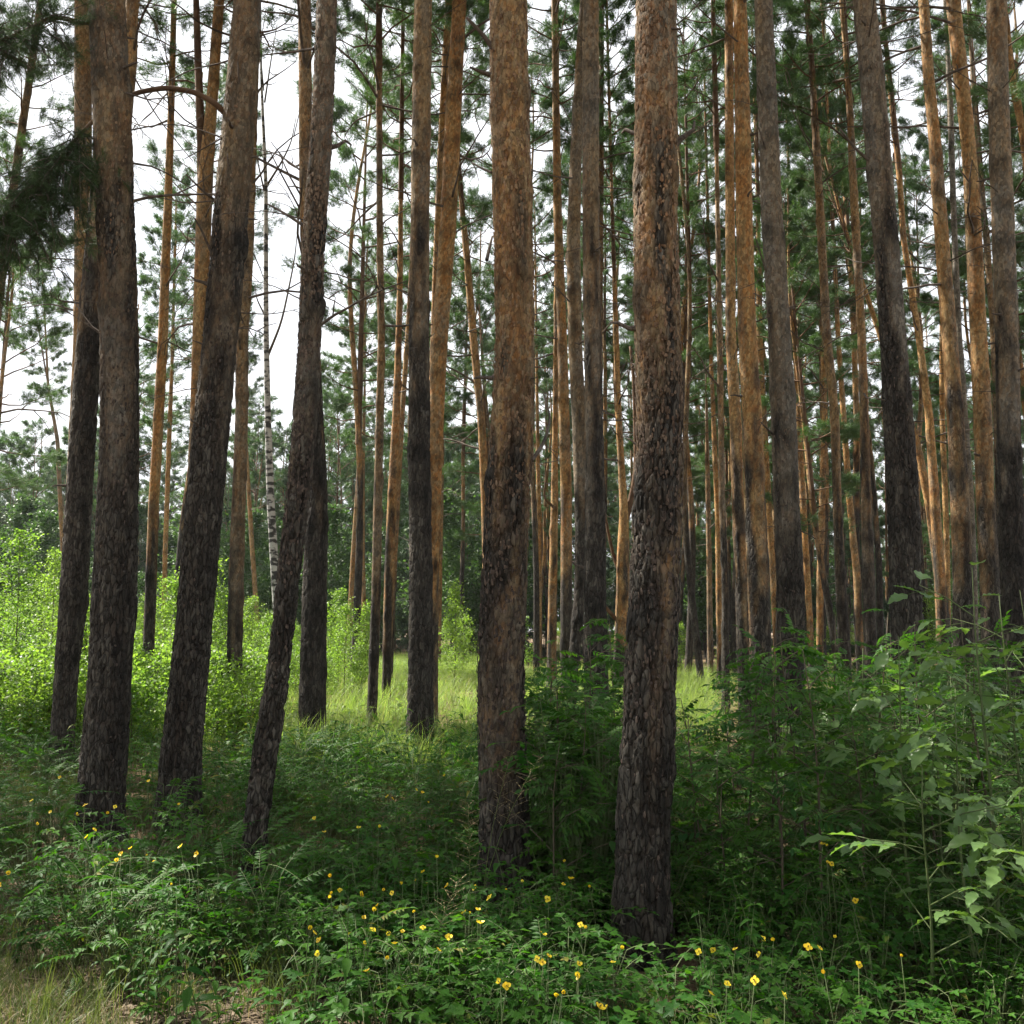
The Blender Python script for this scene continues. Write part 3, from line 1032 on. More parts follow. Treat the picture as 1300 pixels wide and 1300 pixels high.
 ('G4', 40, 820, .7, .1, 18, [(820,443,7),(700,449,6),(600,455,5),(500,459,4)],
  'far tan pine at the dark edge of the wood left of the sunny grass'),
 ('G5', 44, 820, .75, .1, 18, [(820,463,6),(700,461,5),(600,461,5),(500,463,3)],
  'far thin tan stem left of the brown pole-like pine'),
 ('G6', 38, 820, .75, .1, 17, [(830,556,8),(735,558,7),(640,560,6),(540,562,4)],
  'far tan pine against the dark wood right of the charcoal black trunk'),
 ('G7', 34, 830, .9, .0, 17, [(845,685,7),(735,685,6),(640,684,6),(520,682,4)],
  'thin bright tan stem in the gap right of the thick central trunk'),
]

AX = {}
ROOT = {}
BASE = {}
for n, (key, d, ty, tone, grey, H, pts, label) in enumerate(TREES):
    r = random.Random(1000 + n)
    ax = Axis(pts, d, H, 17 + n * 13)
    tz = at_depth(650, ty, d)[0][2]
    me, base = trunk_mesh(ax, d, tz, tone, grey, 31 + n * 97)
    base[2] = float(gz(base[0], base[1]))
    root = thing('pine_tree', Vector(base), label, 'pine tree', 'pines of the grove' if d < 32 else 'far pines at the back of the clearing')
    if key in ('S5', 'X2'):
        root.name, root['category'] = 'dead_snag', 'dead tree'
    tr = link('trunk', me, root)
    tr.location = (0, 0, -base[2])
    AX[key], ROOT[key], BASE[key] = ax, root, base
    b0 = np.array((base[0], base[1], base[2]))
    if d < 10:
        fm = flakes_mesh(ax, d, b0, tz, tone, 5000 + n, 2400 if d < 7 else 1000)
        tag(link('bark_flakes', fm, root), kind='stuff')
    if key not in ('S5', 'X2'):
        if d < 24:
            L = min(9.0, ax.H * 0.42)
            add_crown(root, b0, ax, r, CROWN_TALL, ax.H - L, L / 9.0 * r.uniform(0.92, 1.08))
        else:
            L = ax.H * r.uniform(0.38, 0.5)
            add_crown(root, b0, ax, r, CROWN_YOUNG if d < 33 else CROWN_FAR, ax.H - L, L / (9.5 if d < 33 else 12.0))
    zlo = {True: 2.2, False: 3.5}[d < 12]
    zhi = min(ax.H * 0.62, ax.zvis)
    if d < 14 and key not in ('S5', 'X2'):
        for q in range(6):
            add_dead(root, b0, ax, r, r.uniform(zlo, zhi), r.uniform(0.05, 0.17), stub=True)
    nb = 2 if d < 7 else (6 if d < 12 else 10)
    if d > 27:
        nb = 4
    if key in ('M', 'R', 'S2'):
        nb = 1
    for q in range(nb):
        add_dead(root, b0, ax, r, zlo + (zhi - zlo) * (0.25 + 0.75 * r.random()), r.uniform(0.35, 0.9) if d < 12 else r.uniform(0.7, 2.0))

# branches measured in the photo
for key, pts, r0, r1, dy in [
    ('E', [(282, 355), (268, 320), (256, 292), (247, 277)], .014, .007, -.25),
    ('E', [(275, 256), (258, 243), (236, 221)], .013, .006, -.2),
    ('E', [(305, 143), (304, 118), (302, 78)], .012, .006, -.25),
    ('E', [(291, 253), (290, 224), (289, 195)], .010, .005, -.22),
    ('H', [(398, 62), (370, 66), (333, 70)], .010, .004, .3),
    ('H', [(385, 286), (360, 270), (338, 258)], .011, .005, .1),
    ('H', [(380, 215), (352, 195), (322, 188)], .007, .003, .3),
    ('M', [(626, 62), (610, 40), (592, 22)], .016, .009, -.1),
    ('M', [(624, 219), (612, 214), (600, 207)], .009, .005, .1),
    ('M', [(618, 330), (622, 312), (625, 300)], .012, .006, .2),
    ('T', [(972, 136), (967, 120), (962, 108)], .011, .006, -.2),
    ('T', [(976, 205), (969, 180), (963, 162)], .011, .006, -.22),
    ('T', [(978, 362), (968, 330), (958, 298)], .012, .006, -.22),
    ('T', [(986, 556), (978, 548), (966, 536)], .012, .006, -.2),
    ('W', [(1106, 206), (1085, 188), (1066, 163)], .016, .008, -.1),
    ('S2', [(962, 72), (930, 48), (890, 14), (870, -10)], .014, .006, -.3),
    ('S1', [(922, 138), (890, 118), (858, 104)], .013, .006, .2),
    ('S2', [(945, 365), (955, 372), (972, 378)], .010, .005, -.15),
    ('Q', [(788, 730), (778, 705), (766, 645)], .05, .03, .2),
    ('Q', [(786, 790), (772, 775), (764, 765)], .05, .03, -.2),
    ('Q', [(795, 660), (808, 600), (806, 520), (804, 475), (800, 440)], .07, .03, .4),
    ('X0', [(1170, 335), (1152, 318), (1146, 308)], .02, .01, .1),
    ('U1', [(1040, 192), (1020, 170), (1000, 110), (992, 60), (1006, 10)], .016, .006, .3),
    ('U1', [(1036, 205), (1010, 150), (988, 95)], .014, .006, -.3),
    ('N', [(704, 645), (690, 632), (694, 605), (692, 590)], .03, .012, -.3),
    ('M', [(675, 585), (692, 560), (699, 530), (690, 500)], .012, .005, .6),
    ('D', [(260, 262), (257, 200), (254, 140), (251, 60), (249, -5)], .085, .05, .1),
    ('B2', [(166, 90), (200, 150), (245, 205)], .012, .005, -.4),
    ('I', [(484, 150), (450, 110), (436, 95)], .010, .004, .1),
    ('A1', [(96, 395), (65, 385), (20, 392)], .018, .006, .1),
]:
    b0 = BASE[key]
    dd = [t[1] for t in TREES if t[0] == key][0]
    o, _ = shape_branch(ROOT[key], b0, dd, pts, r0, r1, dy, 'limb' if r0 > 0.025 else 'dead_branch', M_LIMB if r0 > 0.025 else None)

# the arching bough of the leaning pine, with its dark needle sprays
o, Q = shape_branch(ROOT['E'], BASE['E'], 7.9, [(290, 148), (272, 130), (245, 116), (210, 111), (170, 118), (130, 142), (95, 178), (60, 222), (20, 262), (-30, 300)],
                    .027, .010, -.7, 'bough', M_LIMB)


def spray(seed, P0, n, size, droop, box):
    """needle-bearing twigs hanging round a set of points: needles and twigs"""
    r = np.random.default_rng(seed)
    T = [needle_template(seed + k, 16, 0.075, 0.0032, 1.1) for k in range(3)]
    nee, wood = MB(), MB()
    PP, DD = [], []
    for k in range(n):
        b = P0[r.integers(0, len(P0))] + r.normal(0, 0.02, 3)
        d = np.array((r.normal(0, 1) * box[0], r.normal(0, 1) * box[1], -droop + r.normal(0, 0.55)))
        d /= np.linalg.norm(d)
        ln = size * r.uniform(0.5, 1.3)
        t = np.linspace(0, 1, 5)[:, None]
        tw = b + d * ln * t + np.array((0, 0, -0.25 * ln)) * t ** 2 + r.normal(0, 0.012, (5, 3)) * (t > 0)
        wood.tube(tw, np.linspace(0.006, 0.002, 5), 4)
        for q in range(int(ln * 12)):
            s = r.uniform(0.2, 1.0)
            side = r.normal(0, 1, 3)
            p = np.array([np.interp(s, t[:, 0], tw[:, c]) for c in range(3)])
            e = p + side / np.linalg.norm(side) * r.uniform(0.03, 0.15)
            for u in np.linspace(0.2, 1.0, 3):
                PP.append(p + (e - p) * u)
                DD.append((e - p) / np.linalg.norm(e - p) + d * 0.5)
    PP, DD = np.array(PP), np.array(DD)
    wh = r.integers(0, 3, len(PP))
    for k in range(3):
        s = wh == k
        nee.inst(T[k], basis(DD[s]), PP[s], r.uniform(0, 1, s.sum()))
    return nee, wood


nee, wood = spray(61, Q[29:] - BASE['E'], 210, 0.50, 0.9, (0.8, 0.6))
ne = link('needles', nee.mesh('bough_needles', [M_NEEDLE_DARK]), o)
tw = link('twigs', wood.mesh('bough_twigs', [M_DEAD]), o)
# a second, higher bough reaching in from the slanting olive pine
P = []
o2, Q2 = shape_branch(ROOT['B'], BASE['B'], 7.5, [(136, 20), (105, 30), (70, 20), (30, 40), (-20, 60)], .026, .010, -.5, 'bough', M_LIMB)
nee, wood = spray(67, Q2[10:] - BASE['B'], 85, 0.36, 0.35, (0.8, 0.6))
link('needles', nee.mesh('bough_needles', [M_NEEDLE_DARK]), o2)
link('twigs', wood.mesh('bough_twigs', [M_DEAD]), o2)

# ------------------------------------------------------------------ the birch
def build_birch():
    ax = Axis([(830, 356, 12), (735, 350, 11), (633, 344, 10), (530, 341, 8), (430, 339, 7), (237, 338, 5), (100, 332, 3)], 20, 15.5, 5, 0.05)
    base = np.array((*ax.at(0)[:2], float(gz(*ax.at(0)[:2]))))
    root = thing('birch_tree', Vector(base), 'white birch with black-marked bark and bare forking twigs', 'birch tree')
    mb = MB()
    zz = np.arange(-0.1, ax.H, 0.15)
    mb.tube(np.array([ax.at(z) for z in zz]) - base, [ax.r(z) for z in zz], 12)
    link('trunk', mb.mesh('birch_trunk', [M_BIRCH], True), root)
    for pts, r0 in [([(340, 452), (358, 408), (374, 330), (378, 290)], .03), ([(337, 402), (326, 380), (324, 364)], .02),
                    ([(339, 235), (358, 205), (370, 180), (376, 148)], .026), ([(336, 245), (326, 200), (322, 165)], .02),
                    ([(336, 130), (345, 70), (352, 30)], .02), ([(335, 115), (330, 60), (338, 10)], .014)]:
        shape_branch(root, base, 20, pts, r0, .007, RND.uniform(-.5, .5), 'branch', M_TWIG)


build_birch()

# ------------------------------------------------------------------ background pines and spruces (copies sharing their meshes)
def far_trunk(seed, H, r0, tone):
    ax = Axis([(800, 650, 10), (400, 650, 8)], 30, H, seed, 0.2)
    z = ax.Z
    ax.X = (vnoise(z * 0.15 + seed * 3.1, z * 0, seed + 1) - 0.5) * 0.7
    ax.X = ax.X - ax.X[3]
    ax.Y = (vnoise(z * 0.15 + seed * 1.7, z * 0, seed + 2) - 0.5) * 0.7
    ax.Y = ax.Y - ax.Y[3]
    ax.R = r0 * (1 - 0.8 * np.clip(z / H, 0, 1) ** 1.1)
    ax.zvis = H - 0.5
    me, base = trunk_mesh(ax, 34.0, H * 0.28, tone, 0.12, seed, 'far_pine_trunk')
    me.transform(Matrix.Translation(Vector(base)))
    return me, ax


FT = [far_trunk(41 + k, 20.0, (0.13, 0.11, 0.10, 0.12)[k], (0.95, 0.7, 0.4, 0.85)[k]) for k in range(4)]


REFS = [(-200, 'left edge'), (93, 'second dark trunk'), (148, 'thick left pine'), (190, 'slim glowing pine'), (256, 'leaning thick pine'), (300, 'dull red-brown pine'), (349, 'birch'),
        (399, 'dark straight pine'), (478, 'brown pole-like pine'), (534, 'charcoal black trunk'), (640, 'thick central pine'), (755, 'straight brownish pine'), (831, 'nearest thick pine'),
        (961, 'bright orange pine'), (1002, 'grey stubby pine'), (1104, 'slim brown pine'), (1148, 'dark rough pine'), (1220, 'two-toned pine'), (1256, 'tan pine'), (1285, 'grey-tan edge pine'), (9999, 'right edge')]


def between(px):
    for (a, na), (b, nb_) in zip(REFS, REFS[1:]):
        if a <= px < b:
            return ' between the %s and the %s' % (na, nb_)
    return ' beside the left edge'


def zpx(x, y):
    return 650 + FPX * x / y


def bg_pine(x, y, H, r, crowns, frac, label, group, lean=0.03, cscale=1.0, dead=0):
    z = float(gz(x, y))
    root = thing('pine_tree', (x, y, z), label, 'pine tree', group)
    root.rotation_euler = (r.gauss(0, lean), r.gauss(0, lean), 0)
    k = r.randrange(4)
    me, ax = FT[k]
    s = H / 20.0
    t = link('trunk', me, root)
    t.scale = (s ** 0.6, s ** 0.6, s)
    sp = r.uniform(0, 6.28)
    t.rotation_euler = (0, 0, sp)
    nee, wood = crowns[r.randrange(len(crowns))]
    L0 = 9.0 if crowns is CROWN_TALL else (9.5 if crowns is CROWN_YOUNG else 12.0)
    L = H * frac
    zf = (H - L) / s
    p = ax.at(zf)
    off = Matrix.Rotation(sp, 3, 'Z') @ Vector((p[0] * s ** 0.6, p[1] * s ** 0.6, 0))
    c = link('crown', nee, root)
    c.location = (off.x, off.y, H - L)
    c.rotation_euler = (0, 0, r.uniform(0, 6.28))
    k2 = L / L0
    c.scale = (k2 * cscale, k2 * cscale, k2)
    link('branches', wood, c)
    for q in range(dead):
        zz = r.uniform(0.25, 1 - frac) * H
        az, el = r.uniform(0, 6.28), math.radians(r.uniform(-15, 30))
        dv = Vector((math.cos(az) * math.cos(el), math.sin(az) * math.cos(el), math.sin(el)))
        pp = ax.at(zz / s)
        o = link('dead_branch', r.choice(DEAD), root)
        o.rotation_mode = 'QUATERNION'
        o.rotation_quaternion = Vector((1, 0, 0)).rotation_difference(dv)
        of = Matrix.Rotation(sp, 3, 'Z') @ Vector((pp[0] * s ** 0.6, pp[1] * s ** 0.6, 0))
        o.location = (of.x, of.y, zz)
        ln = r.uniform(0.8, 1.8)
        o.scale = (ln, ln, ln)
    return root


def spruce(x, y, H, r, label, group):
    z = float(gz(x, y))
    root = thing('spruce_tree', (x, y, z), label, 'spruce tree', group)
    me, ax = FT[2]
    t = link('trunk', me, root)
    s = H / 20.0
    t.scale = (s, s, s)
    nee, wood = CROWN_SPRUCE[r.randrange(3)]
    c = link('crown', nee, root)
    L = H * 0.93
    c.location = (0, 0, H - L)
    c.scale = (L / 9.0 * r.uniform(0.85, 1.1),) * 2 + (L / 9.0,)
    c.rotation_euler = (0, 0, r.uniform(0, 6.28))
    link('branches', wood, c)
    return root


rb = random.Random(77)
used = [(AX[k].at(0)[0], AX[k].at(0)[1]) for k in AX]


def free(x, y, m):
    return all((x - a) ** 2 + (y - b) ** 2 > m * m for a, b in used)


# dense wood on the right, beyond the measured trunks
n = 0
while n < 70:
    y = rb.uniform(22, 62)
    px = rb.uniform(640, 1420)
    x = (px - 650) / FPX * y
    if px < 760 and y < 34:
        continue
    if not free(x, y, 1.7):
        continue
    used.append((x, y))
    n += 1
    if rb.random() < 0.45:
        bg_pine(x, y, rb.uniform(18, 23), rb, CROWN_TALL, rb.uniform(.40, .55), 'tall thin-stemmed pine' + between(px), 'pines deep in the right-hand wood', .02, 1.0, 3)
    else:
        bg_pine(x, y, rb.uniform(11, 17), rb, CROWN_YOUNG, rb.uniform(.55, .75), 'bushy younger pine' + between(px), 'younger pines deep in the right-hand wood', .03, 1.0, 2)
n = 0
while n < 26:
    y = rb.uniform(34, 70)
    px = rb.uniform(560, 1400)
    x = (px - 650) / FPX * y
    if not free(x, y, 1.5):
        continue
    used.append((x, y))
    n += 1
    spruce(x, y, rb.uniform(5, 11), rb, 'dark shaded spruce' + between(px), 'dark spruces in the shaded wood')
# the far edge of the clearing on the left
n = 0
while n < 80:
    y = rb.uniform(58, 105)
    px = rb.uniform(-90, 690)
    x = (px - 650) / FPX * y
    if not free(x, y, 2.2):
        continue
    used.append((x, y))
    n += 1
    H = rb.uniform(12, 17.5) * (1.0 if px > 330 else 0.95)
    bg_pine(x, y, H, rb, CROWN_FAR, rb.uniform(.7, .9), 'hazy far pine' + between(px), 'pines along the far edge of the clearing', .02, 1.15)
n = 0
while n < 22:
    y = rb.uniform(52, 80)
    px = rb.uniform(-60, 640)
    x = (px - 650) / FPX * y
    if not free(x, y, 2.0):
        continue
    used.append((x, y))
    n += 1
    spruce(x, y, rb.uniform(6, 12), rb, 'dark far spruce' + between(px), 'spruces along the far edge of the clearing')
n = 0
while n < 46:
    y = rb.uniform(64, 100)
    px = rb.uniform(600, 1400)
    x = (px - 650) / FPX * y
    if not free(x, y, 1.8):
        continue
    used.append((x, y))
    n += 1
    if rb.random() < .6:
        bg_pine(x, y, rb.uniform(13, 20), rb, CROWN_FAR, rb.uniform(.75, .92), 'far bushy pine' + between(px), 'far bushy pines behind the right-hand wood', .02, 1.3)
    else:
        spruce(x, y, rb.uniform(8, 14), rb, 'tall far spruce' + between(px), 'far spruces behind the right-hand wood')
# pines in the middle distance whose crowns show against the sky
for px, y, H, fr, cs, crn in [(452, 30, 20, .62, 1.1, CROWN_YOUNG), (590, 42, 20, .55, 1.0, CROWN_TALL), (228, 32, 21, .5, 1.0, CROWN_TALL), (170, 54, 20, .6, 1.1, CROWN_TALL), (522, 48, 20, .55, 1.0, CROWN_YOUNG),
                              (-25, 34, 18, .7, 1.1, CROWN_YOUNG), (680, 30, 20, .55, 1.0, CROWN_TALL),
                              
                              (790, 36, 20, .6, 1.0, CROWN_TALL), (870, 30, 19, .6, 1.0, CROWN_YOUNG)]:
    bg_pine((px - 650) / FPX * y, y, H, rb, crn, fr, 'pine with a feathery crown' + between(px), 'middle-distance pines against the sky', .02, cs, 3)
# unseen pines of the grove, added outside the picture to shade the foreground
for x, y, H in [(-9.5, 10.9, 20), (-13.5, 13.5, 21), (-14.0, 8.6, 20), (-10.5, 6.4, 19), (-17.5, 17.0, 20), (-12.2, 15.6, 21), (-16.3, 14.8, 20), (-11.0, 18.0, 20),
                (-6.0, 3.0, 20), (8.5, 10.0, 21), (6.8, 5.5, 20), (11.5, 14.0, 20), (4.0, -3.0, 20), (-3.5, -3.5, 21), (0.5, -7.0, 20), (9.5, 0.5, 20), (-9.0, -1.5, 20),
                (-18.0, 9.5, 21), (13.5, 7.5, 21), (2.5, -5.5, 20), (6.5, -1.5, 19), (-6.5, -2.5, 20), (-2.0, -9.0, 21), (6.0, 2.0, 20), (9.0, 5.0, 20), (-5.5, 0.3, 19),
                (3.0, -10.0, 20), (-12.0, 3.5, 20)]:
    bg_pine(x, y, H, rb, CROWN_TALL, .45, 'unseen pine of the same grove, added outside the picture to shade the foreground', 'unseen shade pines added around the viewer', .02, 1.0)

# ------------------------------------------------------------------ leaves and plants
def leaf_t(L, W, fold=0.18, droop=0.25, serr=0.0, shape=0.42, n=None):
    """one pointed leaf along +y, blade folded along the midrib; shape is where it is widest"""
    n = n or (10 if L > 0.10 else 4)
    V, F = [], []
    for k in range(n + 1):
        t = k / n
        if t < shape:
            wd = 0.5 * math.sin(0.5 * math.pi * t / shape) ** 0.7 if t > 0 else 0
        else:
            u = (t - shape) / (1 - shape)
            wd = 0.5 * (1 - u ** 1.5) * (1 - 0.25 * u)
        z = -droop * L * t * t
        wave = 0.035 * L * math.sin(k * 2.1 + L * 900) if n > 5 else 0
        wd *= 1 + (0.16 * math.sin(k * 3.7 + L * 1500) if n > 5 else 0)
        V += [(0, t * L, z), (-wd * W, t * L + 0.10 * wd * L, z + fold * wd * W * 2 + wave), (wd * W, t * L + 0.10 * wd * L, z + fold * wd * W * 2 - wave)]
    for k in range(n):
        a, b = 3 * k, 3 * k + 3
        if k == 0:
            F += [(a, b, b + 1), (a, b + 2, b)]
        elif k == n - 1:
            F += [(a, b, a + 1), (a, a + 2, b)]
        else:
            F += [(a, b, b + 1), (a, b + 1, a + 1), (a, a + 2, b + 2), (a, b + 2, b)]
    return np.array(V, float), np.array(F)


def lobed_t(L, W, lobes=3, droop=0.2):
    """a lobed leaflet as a fan"""
    n = lobes * 4 + 1
    V = [(0, 0.12 * L, 0.0)]
    for k in range(n):
        a = math.radians(-150 + 300 * k / (n - 1))
        rr = 0.46 + 0.22 * math.cos(lobes * math.radians(300 * (k / (n - 1)) - 150) * 360 / 300)
        x, y = math.sin(a) * rr * W * 1.1, 0.45 * L + math.cos(a) * rr * L
        V.append((x, y, -droop * y * y / L + 0.12 * abs(x)))
    V[1] = (0, 0, 0)
    V[-1] = (0, 0, 0)
    F = [(0, k, k + 1) for k in range(1, n)]
    return np.array(V, float), np.array(F)[:, ::-1]


def pinnate(mb, L, pairs, tmpl, petiole=0.25, droop=0.2, ang=62, val=0.5, mat=0, stem=1, shrink=0.75, r=None):
    """a compound leaf along +y from the origin"""
    t = np.linspace(0, 1, 6)
    rib = np.stack([np.zeros(6), t * L, -droop * L * t ** 2], -1)
    mb.tube(rib, np.linspace(0.0022, 0.001, 6), 3, val, stem)
    P, D, S = [], [], []
    for k in range(pairs):
        s = petiole + (1 - petiole) * (k / max(1, pairs))
        p = np.array((0, s * L, -droop * L * s * s))
        sz = 1.0 - (1 - shrink) * abs(2 * k / max(1, pairs - 1) - 0.9)
        for sd in (-1, 1):
            a = math.radians(ang + (r.uniform(-8, 8) if r else 0))
            D.append((sd * math.sin(a), math.cos(a), -0.12 + (r.uniform(-.15, .15) if r else 0)))
            P.append(p)
            S.append(sz)
    P.append((0, L, -droop * L))
    D.append((0, 1, -0.45))
    S.append(shrink + 0.25)
    P, D, S = np.array(P), np.array(D), np.array(S)
    mb.inst(tmpl, basis(D) * S[:, None, None], P, np.clip(val + NR.normal(0, 0.12, len(P)), 0, 1), mat)


def rowan_leaf(seed):
    r = random.Random(seed)
    mb = MB()
    pinnate(mb, r.uniform(.15, .20), 6, leaf_t(0.058, 0.023, 0.15, 0.3, 0.0, 0.5), 0.22, r.uniform(.15, .4), 66, r.uniform(.2, .8), 0, 1, 0.72, r)
    return mb.mesh('rowan_leaf', [M_ROWAN, M_STEM])


def boxelder_leaf(seed):
    r = random.Random(seed)
    mb = MB()
    L = r.uniform(.12, .16)
    T = leaf_t(0.102, 0.048, 0.12, r.uniform(.05, .3), 0.0, 0.40)
    pinnate(mb, L, r.choice([1, 1, 2]), T, 0.62, r.uniform(.1, .3), 58, r.uniform(.2, .9), 0, 1, 0.85, r)
    return mb.mesh('broad_leaf', [M_BOXELDER, M_STEM])


def broad_leaf_single(seed):
    r = random.Random(seed)
    mb = MB()
    mb.tube([(0, 0, 0), (0, .05, .004)], [.0018, .0014], 3, .5, 1)
    T = leaf_t(r.uniform(.105, .15), r.uniform(.05, .07), 0.14, r.uniform(.05, .35), 0.0, 0.42)
    mb.add(T[0] + np.array((0, .05, .004)), T[1], np.clip(r.uniform(.2, .7) + np.tile([.22, -.05, -.05], len(T[0]) // 3), 0, 1))
    return mb.mesh('broad_leaf', [M_BOXELDER, M_STEM])


def celandine_leaf(seed):
    r = random.Random(seed)
    mb = MB()
    pinnate(mb, r.uniform(.11, .16), 2, lobed_t(0.050, 0.040, 3, r.uniform(.1, .5)), 0.45, r.uniform(.1, .35), 64, r.uniform(.1, .9), 0, 1, 0.8, r)
    return mb.mesh('celandine_leaf', [M_CELAND, M_STEM])


def nettle_leaf(seed):
    r = random.Random(seed)
    mb = MB()
    mb.tube([(0, 0, 0), (0, .02, .004)], [.0014, .001], 3, .5, 1)
    T = leaf_t(r.uniform(.065, .09), r.uniform(.032, .045), 0.16, r.uniform(.3, .7), 0.0, 0.36)
    mb.add(T[0] + np.array((0, .02, .004)), T[1], r.uniform(.1, .9))
    return mb.mesh('herb_leaf', [M_HERB, M_STEM])


LEAF = {'rowan': [rowan_leaf(k) for k in range(6)], 'box': [boxelder_leaf(20 + k) for k in range(5)] + [broad_leaf_single(40 + k) for k in range(4)],
        'cel': [celandine_leaf(60 + k) for k in range(6)], 'net': [nettle_leaf(80 + k) for k in range(5)]}


def orient(o, loc, d, roll=0.0, scale=1.0):
    """leaf meshes run along +y with +z up"""
    B = basis(np.array([d]), None, np.array([roll]))[0]
    q = Matrix(B.tolist()).to_quaternion()
    o.rotation_mode = 'QUATERNION'
    o.rotation_quaternion = q
    o.location = loc
    o.scale = (scale,) * 3


def sapling(name, kind, px, d, h, nleaf, label, cat, r, spread=0.35, off=None):
    x = (px - 650) / FPX * d
    z = float(gz(x, d))
    root = thing(name, (x, d, z), label, cat, 'leafy saplings in the undergrowth')
    stems = [((0, 0, 0), h, (r.uniform(-.1, .1), r.uniform(-.1, .1)))]
    mb = MB()
    t = np.linspace(0, 1, 8)
    lx, ly = stems[0][2]
    P = np.stack([lx * h * t + 0.02 * np.sin(t * 5 + px), ly * h * t, h * t * 0.97], -1)
    mb.tube(P, np.linspace(0.004 + 0.0035 * h, 0.002, 8), 6)
    anchors = []
    nb = int(3 + h * 4)
    for k in range(nb):                                            # side shoots
        s = 0.28 + 0.66 * k / nb
        b = np.array([np.interp(s, t, P[:, c]) for c in range(3)])
        az = k * 2.4 + r.uniform(-.5, .5)
        ln = spread * (1.25 - s) * r.uniform(.7, 1.3)
        e = b + np.array((math.cos(az) * ln, math.sin(az) * ln, ln * r.uniform(.25, .7)))
        mid = (b + e) / 2 + np.array((0, 0, 0.06 * ln))
        mb.tube([b, mid, e], [0.0035, 0.0028, 0.0015], 4)
        for u in (0.45, 0.75, 1.0):
            anchors.append((b + (e - b) * u, np.array((math.cos(az), math.sin(az), 0.0))))
    for k in range(8):
        s = 0.45 + 0.55 * k / 7
        anchors.append((np.array([np.interp(s, t, P[:, c]) for c in range(3)]), None))
    link('stem', mb.mesh('sapling_stem', [M_TWIG if kind == 'rowan' else M_STEM], True), root)
    for k in range(nleaf):
        p, a = anchors[k % len(anchors)] if k < len(anchors) else anchors[r.randrange(len(anchors))]
        az = r.uniform(0, 6.28)
        dv = np.array((math.cos(az), math.sin(az), r.uniform(-.15, .45)))
        if a is not None:
            dv = dv * 0.8 + a * 0.8
        o = link('leaf', r.choice(LEAF[kind]), root)
        orient(o, p, dv, r.gauss(0, .35), r.uniform(.75, 1.2) * (1.1 if kind == 'box' else 1.0))
    return root


